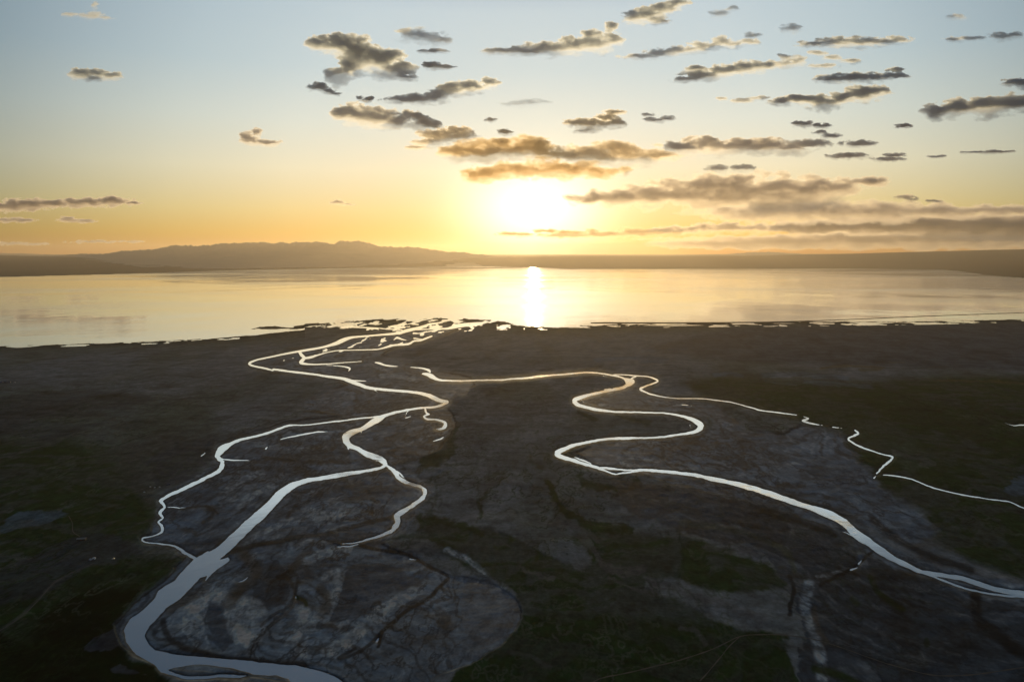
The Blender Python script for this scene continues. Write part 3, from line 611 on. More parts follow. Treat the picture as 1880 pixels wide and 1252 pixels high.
# ------------------------------------------------------------------ water
def water_mat(name, rough, bump, tint, ior=1.33, silt=0.0, lanes=(1 / 5200, 1 / 1700, 1)):
    m, nt, out = new_mat(name)
    b = N(nt, 'ShaderNodeBsdfPrincipled', i_Roughness=rough, i_IOR=1.33)
    b.inputs['Base Color'].default_value = (*tint, 1); b.inputs['IOR'].default_value = ior; b.inputs['Metallic'].default_value = silt
    tc = N(nt, 'ShaderNodeTexCoord')
    h = None
    for sc, hgt in bump:
        z = N(nt, 'ShaderNodeTexNoise', i_Scale=sc, i_Detail=3.0, i_Roughness=0.5, i_Distortion=0.4)
        nt.links.new(tc.outputs['Object'], z.inputs['Vector'])
        v = math_node(nt, 'MULTIPLY', z.outputs[0], hgt)
        h = v if h is None else math_node(nt, 'ADD', h, v)
    # slicks and ruffled lanes: the gloss changes in long lanes across the water
    mpn = N(nt, 'ShaderNodeMapping'); mpn.inputs['Scale'].default_value = lanes
    nt.links.new(tc.outputs['Object'], mpn.inputs['Vector'])
    zl = N(nt, 'ShaderNodeTexNoise', i_Scale=1.0, i_Detail=5.0, i_Roughness=0.6); nt.links.new(mpn.outputs[0], zl.inputs['Vector'])
    ml = N(nt, 'ShaderNodeMapRange'); ml.inputs['From Min'].default_value = .38; ml.inputs['From Max'].default_value = .66
    ml.inputs['To Min'].default_value = rough * .35; ml.inputs['To Max'].default_value = rough * 2.4
    nt.links.new(zl.outputs[0], ml.inputs[0]); nt.links.new(ml.outputs[0], b.inputs['Roughness'])
    bp = N(nt, 'ShaderNodeBump', i_Strength=1.0, i_Distance=1.0); nt.links.new(h, bp.inputs['Height']); nt.links.new(bp.outputs[0], b.inputs['Normal'])
    nt.links.new(b.outputs[0], out.inputs[0])
    return m

m_lake = water_mat('lake_water', 0.055, [(1 / 3200, 15.0), (1 / 700, 2.4), (1 / 190, 0.36), (1 / 45, 0.13)], (.88, .94, .97), 2.4, .42)
m_river = water_mat('river_water', 0.05, [(1 / 30, 0.12)], (.94, .93, .90), 1.6, 0.96, (1 / 60, 1 / 90, 1))
wx = np.concatenate([np.linspace(-5200, -200, 16, endpoint=False), np.linspace(-200, 2080, 60, endpoint=False), np.linspace(2080, 7100, 16)])
mouth = np.interp(wx, [p[0] for p in SHORE], [p[1] for p in SHORE]) + np.interp(wx, [300, 560, 640, 880, 1000, 1200], [12, 8, 8, 8, 6, 8])
def water_sheet(name, tops, bots, n, mat, z):
    rows = []
    for k in range(n):
        t = k / (n - 1)
        inv = 1 / (tops + 0.0 - VAN_Y) * (1 - t) + 1 / (bots - VAN_Y) * t      # even spacing in depth
        gx, gy = on_ground(wx, VAN_Y + 1 / inv, z)
        rows.append(np.stack([gx, gy, np.full_like(gx, z)], -1))
    return mesh_from(name, np.concatenate(rows), grid_faces(n, len(wx), flip=True), mat)
lake_o = water_sheet('lake', np.full_like(wx, 480.0), mouth, 24, m_lake, 0.0)
tag(lake_o, 'wide calm lake mirroring the sunset', kind='structure')
river_o = water_sheet('river', mouth, np.full_like(wx, 1700.0), 16, m_river, 0.0)
tag(river_o, 'braided river channels winding over the plain', kind='structure')

# ------------------------------------------------------------------ far mountains
m_rock = plain('far_rock', (.20, .145, .115), 0.95, 0, 0.35, 0.0012)
def range_mesh(name, xk, yk, dist, near, back, seed, rough, step=1.8, nr=70):
    n1 = Noise(seed)
    x = np.arange(min(xk), max(xk) + step, step)
    yr = np.interp(x, xk, yk)
    rows = []
    nearx = np.interp(x, near[0], near[1])
    for k in range(nr):
        t = k / (nr - 1)                                             # 0 foot, 0.8 crest, 1 behind
        s = t / 0.8
        D = np.where(t <= 0.8, nearx + (dist - nearx) * s, dist + back * (t - 0.8) / 0.2)
        gx = (x - W0 / 2) / F0 * D
        zc = CAM_H + (VAN_Y - yr) / F0 * D / cp
        prof = np.where(t <= 0.8, 0.35 * s + 0.65 * s ** 2.2, 1 - 0.7 * (t - 0.8) / 0.2)
        rid = 1 - 2.2 * np.abs(fbm(n1, gx / 2600, D / 2600 + 0 * gx, 5, 0.52))
        jag = fbm(n1, gx / 1500 + 40, D / 5000 + 0 * gx, 6, 0.68)
        z = zc * prof + rough * zc * prof * (rid - 0.3) * (1 - 0.75 * np.exp(-((t - 0.8) / 0.06) ** 2)) + rough * 2.6 * np.minimum(zc, 1000) * jag * np.exp(-((t - 0.8) / 0.1) ** 2)
        z = np.where(t < 0.02, -1.0, z)
        rows.append(np.stack([gx, D + 0 * gx, z], -1))
    return mesh_from(name, np.concatenate(rows), grid_faces(nr, len(x), flip=False), m_rock, smooth=False)
sd = on_ground(np.array([-700., -260, 0, 200, 400, 600, 800, 990]), np.array([545., 521, 508.5, 503.5, 497, 493, 489, 489]))[1] + 250
mt = range_mesh('mountains', [-700, -300, -100, 0, 60, 130, 160, 210, 265, 290, 330, 365, 400, 440, 470, 500, 545, 575, 600, 630, 655, 680, 715, 750, 790, 840, 870, 910, 960, 1010],
    [486, 478, 474, 471.5, 470, 468.5, 467.5, 464, 459, 457.5, 455, 452, 449.5, 446, 446.5, 447.5, 445.5, 448, 446.5, 444.5, 444.5, 450, 453, 455.5, 458.5, 462.5, 466, 470, 473, 480], 39000.0,
    ([-700, -260, 0, 200, 400, 600, 800, 990], list(sd)), 6000.0, 21, 0.10)
tag(mt, 'hazy brown mountain range along the far left shore', kind='structure')
h1 = range_mesh('hills', [-500, -60, 20, 70, 110, 150, 190], [462, 464.5, 465, 466, 467.8, 468.8, 474], 60000.0, ([-500, 190], [50000, 50000]), 4000.0, 22, 0.05, nr=20)
tag(h1, 'faint hills beyond the left end of the mountain range', kind='structure')
h2 = range_mesh('hills', [1270, 1310, 1350, 1385, 1410, 1440, 1475, 1520], [473, 468.5, 465.5, 463, 462, 463.8, 467, 472], 64000.0, ([1270, 1520], [52000, 52000]), 4000.0, 23, 0.05, nr=20)
tag(h2, 'faint blue hills on the skyline right of the sun', kind='structure')

# ------------------------------------------------------------------ haze
HZ = 78000.0
hv = [(-HZ, -2000, -14), (HZ, -2000, -14), (HZ, HZ, -14), (-HZ, HZ, -14), (-HZ, -2000, 1450), (HZ, -2000, 1450), (HZ, HZ, 1450), (-HZ, HZ, 1450)]
m_haze, nt, out = new_mat('haze_air')
pv = N(nt, 'ShaderNodeVolumePrincipled'); pv.inputs['Density'].default_value = 0.42 / 40000; pv.inputs['Color'].default_value = (1.0, .88, .72, 1)
pv.inputs['Anisotropy'].default_value = 0.62
nt.links.new(pv.outputs[0], out.inputs['Volume'])
hz = mesh_from('haze', np.array(hv), [(0, 3, 2, 1), (4, 5, 6, 7), (0, 1, 5, 4), (1, 2, 6, 5), (2, 3, 7, 6), (3, 0, 4, 7)], m_haze)
tag(hz, 'thin warm evening haze over lake and plain', kind='stuff')

# ------------------------------------------------------------------ tracks
m_track = plain('trodden_earth', (.085, .088, .082), 0.95, 0, 0.4, 0.12)
def track(label, pts, width):
    p = smooth_line([(a[0], a[1], 0) for a in pts])[:, :2]
    q = [p[0]]
    for a, b in zip(p[:-1], p[1:]):
        n = max(1, int(np.hypot(*(b - a)) / 2.0))
        q += [a + (b - a) * t / n for t in range(1, n + 1)]
    q = np.array(q)
    gx, gy = on_ground(q[:, 0], q[:, 1], 2.0)
    z = np.array([ground_z(*a) for a in q]) + 0.16
    tx, ty = np.gradient(gx), np.gradient(gy); l = np.hypot(tx, ty) + 1e-6
    nx_, ny_ = -ty / l, tx / l
    w = width * (0.5 + 0.16 * np.sin(np.arange(len(q)) * 0.37))
    V = np.concatenate([np.stack([gx + nx_ * w, gy + ny_ * w, z], -1), np.stack([gx - nx_ * w, gy - ny_ * w, z], -1)])
    n = len(q); F = np.array([(i, i + n, i + n + 1, i + 1) for i in range(n - 1)])
    o = mesh_from('dirt_track', V, F, m_track)
    tag(o, label, kind='structure')
track('pale wheel track curving across the grass at bottom right', [(1080,1262),(1100,1246),(1160,1231),(1225,1216),(1280,1200),(1330,1181),(1360,1168),(1400,1165),(1440,1166),(1500,1175),(1560,1194),(1620,1214),(1690,1235),(1740,1241),(1800,1237),(1880,1225),(1960,1212)], 1.7)
track('short wheel track joining the long one from below', [(1285,1248),(1305,1226),(1325,1202),(1340,1185),(1358,1169)], 1.3)
track('track leaving the herder camp toward the lower left corner', [(-40,1185),(0,1157),(40,1131),(75,1097),(98,1071),(125,1055),(150,1043),(172,1034)], 1.6)
track('footpath from the dark hut up the slope of the grass', [(148,984),(134,975),(133,960),(126,946)], 1.3)

# ------------------------------------------------------------------ camp: hut, yurts, car, tents, cabins
m_felt = plain('white_felt', (.62, .64, .68), 0.85, 0, 0.08, 0.8); m_felt2 = plain('grey_blue_felt', (.34, .38, .46), 0.85, 0, 0.1, 0.8)
m_wood = plain('dark_boards', (.03, .026, .024), 0.85, 0, 0.3, 1.0); m_tin = plain('tin_sheet', (.30, .29, .27), 0.5, 0.2, 0.15, 1.0)
m_blue = plain('blue_tin', (.06, .08, .16), 0.6, 0, 0.15, 0.7); m_redwood = plain('red_door', (.12, .03, .02), 0.7)
m_paint = plain('white_paint', (.78, .78, .78), 0.3, 0, 0.03); m_glass = plain('dark_glass', (.01, .012, .015), 0.1); m_rub = plain('tyre_rubber', (.012, .012, .012), 0.9)
m_lamp = plain('lamp_glass', (.7, .7, .65), 0.15); m_rim = plain('wheel_metal', (.3, .3, .3), 0.4, 0.6)


def empty(name, x, y, rz, label, cat, group=None):
    gx, gy = on_ground(x, y, 2.0)
    o = bpy.data.objects.new(name, None); C.objects.link(o)
    o.location = (float(gx), float(gy), ground_z(x, y) - 0.03); o.rotation_euler = (0, 0, rz)
    return tag(o, label, cat, group)


def lathe(prof, n=20, caps=True):
    V, F = [], []
    for r, z in prof:
        for k in range(n):
            a = 2 * math.pi * k / n; V.append((r * math.cos(a), r * math.sin(a), z))
    for i in range(len(prof) - 1):
        for k in range(n):
            F.append((i * n + k, i * n + (k + 1) % n, (i + 1) * n + (k + 1) % n, (i + 1) * n + k))
    if caps:
        F.append(tuple(range((len(prof) - 1) * n, len(prof) * n))); F.append(tuple(reversed(range(n))))
    return V, F


def boxv(x0, x1, y0, y1, z0, z1):
    V = [(x, y, z) for z in (z0, z1) for y in (y0, y1) for x in (x0, x1)]
    F = [(0, 2, 3, 1), (4, 5, 7, 6), (0, 1, 5, 4), (1, 3, 7, 5), (3, 2, 6, 7), (2, 0, 4, 6)]
    return V, F


def join(*parts):
    V, F = [], []
    for v, f in parts:
        k = len(V); V += list(v); F += [tuple(i + k for i in q) for q in f]
    return np.array(V), F


def part(name, vf, mat, parent): return mesh_from(name, np.array(vf[0]), vf[1], mat, parent)


def copy_tree(o, parent=None):
    c = o.copy(); C.objects.link(c); c.parent = parent
    for ch_ in list(o.children): copy_tree(ch_, c)
    return c


def place(o, x, y, rz, label, s=1.0):
    gx, gy = on_ground(x, y, 2.0)
    o.location = (float(gx), float(gy), ground_z(x, y) - 0.03); o.rotation_euler = (0, 0, rz); o.scale = (s, s, s); o['label'] = label
    return o


def make_yurt(x, y, rz, label, felt, group, s=1.0):
    t = empty('yurt', x, y, rz, label, 'yurt', group)
    part('wall', lathe([(2.75, 0), (2.8, 0.9), (2.7, 1.75)]), felt, t)
    rf = part('roof', lathe([(2.86, 1.70), (2.3, 2.25), (1.4, 2.85), (0.55, 3.15)]), felt, t)
    part('smoke_ring', lathe([(0.5, 3.155), (0.5, 3.30), (0.35, 3.42)]), m_wood, rf)
    dr = part('door', boxv(-.45, .45, -2.95, -2.72, 0.02, 1.55), m_redwood, t)
    part('door_frame', join(boxv(-.56, -.452, -3.0, -2.7, 0.02, 1.66), boxv(.452, .56, -3.0, -2.7, 0.02, 1.66), boxv(-.45, .45, -3.0, -2.7, 1.552, 1.66)), m_wood, dr)
    t.scale = (s, s, s)
    return t
YG = 'pale yurts of the herder camp'
y1 = make_yurt(172.5, 1026, 0.3, 'larger white yurt at the lower left camp, right one of the touching pair', m_felt, YG)
y2 = make_yurt(166, 1028, -0.2, 'smaller blue-grey yurt at the lower left camp, left one of the touching pair', m_felt2, YG, .85)

# car
car = empty('parked_car', 208, 1025, R(200), 'small white car parked right of the yurt pair on bare ground', 'car')
sec = [(-2.1, .55, .80), (-2.05, .42, .98), (-1.3, .36, 1.05), (1.0, .36, 1.03), (1.9, .40, .92), (2.1, .52, .80)]
V, F = [], []
for x, z0, z1 in sec:
    for yy in (-.86, .86): V += [(x, yy, z0), (x, yy * .96, z1)]
for i in range(len(sec) - 1):
    a, b_ = i * 4, i * 4 + 4
    F += [(a, b_, b_ + 1, a + 1), (a + 2, a + 3, b_ + 3, b_ + 2), (a + 1, b_ + 1, b_ + 3, a + 3), (a, a + 2, b_ + 2, b_)]
F += [(0, 1, 3, 2), (len(V) - 4, len(V) - 2, len(V) - 1, len(V) - 3)]
part('body', (V, F), m_paint, car)
cabn = [(-1.75, .80, 1.06), (-1.35, .70, 1.62), (.25, .70, 1.66), (.95, .80, 1.06)]
V = [(x, s_ * w_, z) for x, w_, z in cabn for s_ in (-1, 1)]
F = [(2, 4, 5, 3)]
gl = [(0, 2, 3, 1), (4, 6, 7, 5), (0, 6, 4, 2), (1, 3, 5, 7)]
part('window', (V, gl), m_glass, car)
part('roof', join(boxv(-1.36, .26, -.71, .71, 1.63, 1.70)), m_paint, car)
wv, wf = lathe([(.20, -.1), (.33, -.09), (.33, .09), (.20, .1)], 16)
wv = [(a, c, b2) for a, b2, c in wv]
wv2, wf2 = lathe([(.19, -.11), (.19, .11)], 12); wv2 = [(a, c, b2) for a, b2, c in wv2]
for sx_ in (-1.3, 1.3):
    for sy_ in (-.8, .8):
        w_ = part('wheel', ([(a + sx_, b2 + sy_, c + .33) for a, b2, c in wv], wf), m_rub, car)
        part('rim', ([(a + sx_, b2 + sy_, c + .33) for a, b2, c in wv2], wf2), m_rim, w_)
for sy_ in (-.58, .58): part('headlight', boxv(2.03, 2.13, sy_ - .17, sy_ + .17, .66, .80), m_lamp, car)

# hut
hut = empty('hut', 150, 990, R(12), 'dark low hut with a pale tin roof on bare ground at the left', 'hut')
part('wall', boxv(-7, 7, -3.2, 3.2, 0, 2.5), m_wood, hut)
rv = [(-7.6, -3.9, 2.45), (7.6, -3.9, 2.45), (7.6, 0, 4.1), (-7.6, 0, 4.1), (-7.6, 3.9, 2.45), (7.6, 3.9, 2.45), (-7.6, -3.9, 2.6), (7.6, -3.9, 2.6), (7.6, 0, 4.3), (-7.6, 0, 4.3), (-7.6, 3.9, 2.6), (7.6, 3.9, 2.6)]
rf = part('roof', (rv, [(6, 7, 8, 9), (9, 8, 11, 10), (1, 0, 3, 2), (2, 3, 4, 5), (0, 1, 7, 6), (5, 4, 10, 11), (0, 6, 9, 3), (3, 9, 10, 4), (1, 2, 8, 7), (2, 5, 11, 8)]), m_tin, hut)
part('chimney', boxv(3.0, 3.5, .6, 1.1, 3.7, 5.0), m_wood, rf)
part('door', boxv(-.6, .6, -3.32, -3.21, .02, 2.0), m_redwood, hut)
for wx_ in (-4, 4): part('window', boxv(wx_ - .6, wx_ + .6, -3.30, -3.21, 1.0, 1.9), m_glass, hut)

# small camp by the left braid
TG = 'small white tents by the left river braid'
tent = empty('tent', 276, 893, 0.2, 'small white ridge tent by the left braid, leftmost of the row of tents', 'tent', TG)
tv = [(-1.5, -1.3, 0), (1.5, -1.3, 0), (1.5, 1.3, 0), (-1.5, 1.3, 0), (-1.4, 0, 1.9), (1.4, 0, 1.9)]
part('canopy', (tv, [(0, 1, 5, 4), (2, 3, 4, 5), (1, 2, 5), (3, 0, 4), (3, 2, 1, 0)]), m_felt, tent)
part('entrance', ([(-1.53, -.45, .02), (-1.53, .45, .02), (-1.455, 0, 1.2)], [(0, 2, 1)]), m_wood, tent)
for x, y, rz, lab in [(284, 894, -.3, 'small white ridge tent in the middle of the row by the left braid'), (293, 893.5, .5, 'small white ridge tent at the right end of the row, closest to the blue shelter'), (265, 903, .1, 'small white ridge tent standing alone below the row by the left braid')]:
    place(copy_tree(tent), x, y, rz, lab)
sh_ = empty('shelter', 309, 889, .1, 'low blue shelter with an open front beside the left river braid', 'shelter')
part('roof', ([(-3.2, -2, 2.1), (3.2, -2, 2.1), (3.2, 2, 2.6), (-3.2, 2, 2.6), (-3.2, -2, 2.2), (3.2, -2, 2.2), (3.2, 2, 2.7), (-3.2, 2, 2.7)], [(3, 2, 1, 0), (4, 5, 6, 7), (0, 1, 5, 4), (1, 2, 6, 5), (2, 3, 7, 6), (3, 0, 4, 7)]), m_blue, sh_)
part('back_wall', boxv(-3, 3, 1.8, 1.9, 0, 2.55), m_blue, sh_)
for px_ in (-3, 3): part('post', boxv(px_ - .08, px_ + .08, -1.9, -1.74, 0, 2.12), m_wood, sh_)

# cabins far at the left edge
CG = 'blue-roofed cabins at the left edge'
cab = empty('cabin', 3, 702, .1, 'blue-roofed cabin closest to the left edge of the photo', 'cabin', CG)
part('wall', boxv(-4.5, 4.5, -3, 3, 0, 2.8), m_blue, cab)
part('roof', ([(-5, -3.5, 2.75), (5, -3.5, 2.75), (5, 0, 4.4), (-5, 0, 4.4), (-5, 3.5, 2.75), (5, 3.5, 2.75)], [(0, 1, 2, 3), (3, 2, 5, 4), (0, 3, 4), (1, 5, 2), (0, 4, 5, 1)]), m_blue, cab)
part('door', boxv(-.5, .5, -3.1, -3.01, .02, 2.1), m_felt, cab)
for wx_ in (-2.6, 2.6): part('window', boxv(wx_ - .6, wx_ + .6, -3.1, -3.01, 1.0, 2.0), m_glass, cab)
place(copy_tree(cab), 10, 701.5, -.15, 'blue-roofed cabin in the middle of the row of three')
place(copy_tree(cab), 17, 702, .25, 'blue-roofed cabin at the right end of the row, beside the far yurt')
yf = make_yurt(27, 702.5, .4, 'white yurt far off at the left edge, right of the blue-roofed cabins', m_felt, 'pale yurts of the herder camp', 1.1)

# ------------------------------------------------------------------ clouds
nK, nL = Noise(31), Noise(32)
CGROUP = 'clouds scattered over the sunset sky'


def cloud(label, blobs, tau=4.0, amp=0.74, thr=0.30, under=1.0, tint=(.90, .95, 1.0), seed=0, aniso=0.54, detail=1.0, streak=2.2, base=3000.0):
    b = np.array(blobs, dtype=float)
    x0, x1 = (b[:, 0] - 1.9 * b[:, 2]).min(), (b[:, 0] + 1.9 * b[:, 2]).max()
    y0, y1 = (b[:, 1] - 2.1 * b[:, 3]).min(), (b[:, 1] + 2.1 * b[:, 3]).max()
    st = max(0.8, math.sqrt((x1 - x0) * (y1 - y0) / 16000.0))
    x = np.arange(x0, x1 + st, st); y = np.arange(y0, y1 + st * .8, st * .8)
    X, Y = np.meshgrid(x, y)
    hgt = float(np.median(b[:, 3])); sc = max(9.0, hgt * 1.5) / detail
    ox = seed * 71.7
    wx_ = fbm(nL, X / sc / 2 + ox, Y / sc + 3, 3) * sc * .45; wy_ = fbm(nL, X / sc / 2 + ox + 50, Y / sc + 9, 3) * sc * .2
    f = np.zeros(X.shape); vs = np.zeros(X.shape); ws = np.full(X.shape, 1e-3)
    for bx, by, rx, ry in b:
        dy = (Y + wy_ - by) / ry
        dy = np.where(dy > 0, dy * .86, dy * 1.0)                     # thin trailing underside
        q = ((X + wx_ - bx) / rx) ** 2 + dy ** 2
        f = np.maximum(f, np.exp(-q * .75)) + 0.12 * np.exp(-q)
        wv = np.exp(-q * .6); vs = vs + wv * dy; ws = ws + wv
    n = fbm(nK, X / (sc * streak) + ox, Y / sc + seed * 3.1, 7, 0.62)
    m = f * 1.12 + amp * n * np.clip(f * 2.4, 0, 1) - thr
    m[0] = m[-1] = -1; m[:, 0] = m[:, -1] = -1
    pos = np.clip(m, 0, None)
    warm = np.clip((float(b[:, 1].mean()) - 170) / 120, 0, 1); sunny = math.exp(-((float(b[:, 0].mean()) - 980) / 190) ** 2) * warm
    tint = tuple(t * (1 - warm) + u * warm for t, u in zip(tint, (.975 + .025 * sunny, .955 - .11 * sunny, .96 - .40 * sunny)))  # warm airlight, low down and near the sun, painted into the cloud colour
    cxp, cyp = float(b[:, 0].mean()), float(b[:, 1].mean())
    # stand every cloud on the same condensation level, far ones capped inside the sky
    dx, dy_, dz = direction(cxp, float((b[:, 1] + b[:, 3] * .6).max()))
    D = min((base - CAM_H) / max(dz / dy_, 1e-4), 92000.0)
    T = 1.15 * float(np.percentile(b[:, 3], 70)) / F0 * D
    bil = 1 + 0.45 * fbm(nL, X / sc * .8 + ox + 9, Y / sc * 1.2, 5, 0.6)
    # the sunward underside thins out, so the low sun shines through it
    thin = 1 - under * 0.86 * sstep(-0.25, 0.60, vs / ws + 0.45 * n)
    body = np.minimum(pos, 1.0) ** .85 * thin
    th = T * body * bil * np.clip(pos / 0.05, 0, 1)
    th2 = T * .8 * body
    dx, dy_, dz = direction(X, Y)
    P = np.stack([dx / dy_ * D, np.full_like(dx, D), dz / dy_ * D], -1)      # relative to the eye
    keep = pos > 0
    cell = keep[:-1, :-1] | keep[1:, :-1] | keep[:-1, 1:] | keep[1:, 1:]
    ny, nx = X.shape
    idx = np.arange(ny * nx).reshape(ny, nx)
    fr_ = np.full(ny * nx, -1); bk_ = np.full(ny * nx, -1)
    q = np.stack([idx[:-1, :-1], idx[:-1, 1:], idx[1:, 1:], idx[1:, :-1]], -1)[cell]
    used = np.unique(q)
    fr_[used] = np.arange(len(used))
    kf = keep.ravel()[used]
    nb = int(kf.sum())
    bk_[used] = fr_[used]                                              # rim points are shared, so the hull is closed
    bk_[used[kf]] = len(used) + np.arange(nb)
    Pf = (P * (1 - th / D)[..., None]).reshape(-1, 3)[used]
    Pb = (P * (1 + th2 / D)[..., None]).reshape(-1, 3)[used[kf]]
    V = np.concatenate([Pf, Pb]) + np.array([0, 0, CAM_H])
    F = np.concatenate([fr_[q][:, ::-1], bk_[q]])
    ctr = V.mean(axis=0)
    typ = float(np.percentile((th + th2)[keep], 70)) if keep.any() else T
    mat, nt, out = new_mat('cloud_vapour')
    pv = N(nt, 'ShaderNodeVolumePrincipled'); pv.inputs['Density'].default_value = 0.8 * tau * (1 - 0.1 * warm) / typ
    pv.inputs['Color'].default_value = (*tint, 1); pv.inputs['Anisotropy'].default_value = aniso
    nt.links.new(pv.outputs[0], out.inputs['Volume'])
    # thin wisps at the skin of the cloud
    tr = N(nt, 'ShaderNodeBsdfTransparent'); tl = N(nt, 'ShaderNodeBsdfTranslucent'); tl.inputs[0].default_value = (.9, .88, .86, 1)
    tcx = N(nt, 'ShaderNodeTexCoord'); nz = N(nt, 'ShaderNodeTexNoise', i_Detail=5.0); nz.inputs['Scale'].default_value = 2.5 / T
    nt.links.new(tcx.outputs['Object'], nz.inputs['Vector'])
    mr = N(nt, 'ShaderNodeMapRange'); mr.inputs['From Min'].default_value = .5; mr.inputs['From Max'].default_value = .8; mr.inputs['To Max'].default_value = .05
    nt.links.new(nz.outputs[0], mr.inputs[0])
    mx = N(nt, 'ShaderNodeMixShader'); nt.links.new(mr.outputs[0], mx.inputs[0]); nt.links.new(tr.outputs[0], mx.inputs[1]); nt.links.new(tl.outputs[0], mx.inputs[2])
    nt.links.new(mx.outputs[0], out.inputs['Surface'])
    o = mesh_from('cloud', V - ctr, F, mat, smooth=False)
    o.location = ctr
    tag(o, label, 'cloud', CGROUP)
    return o


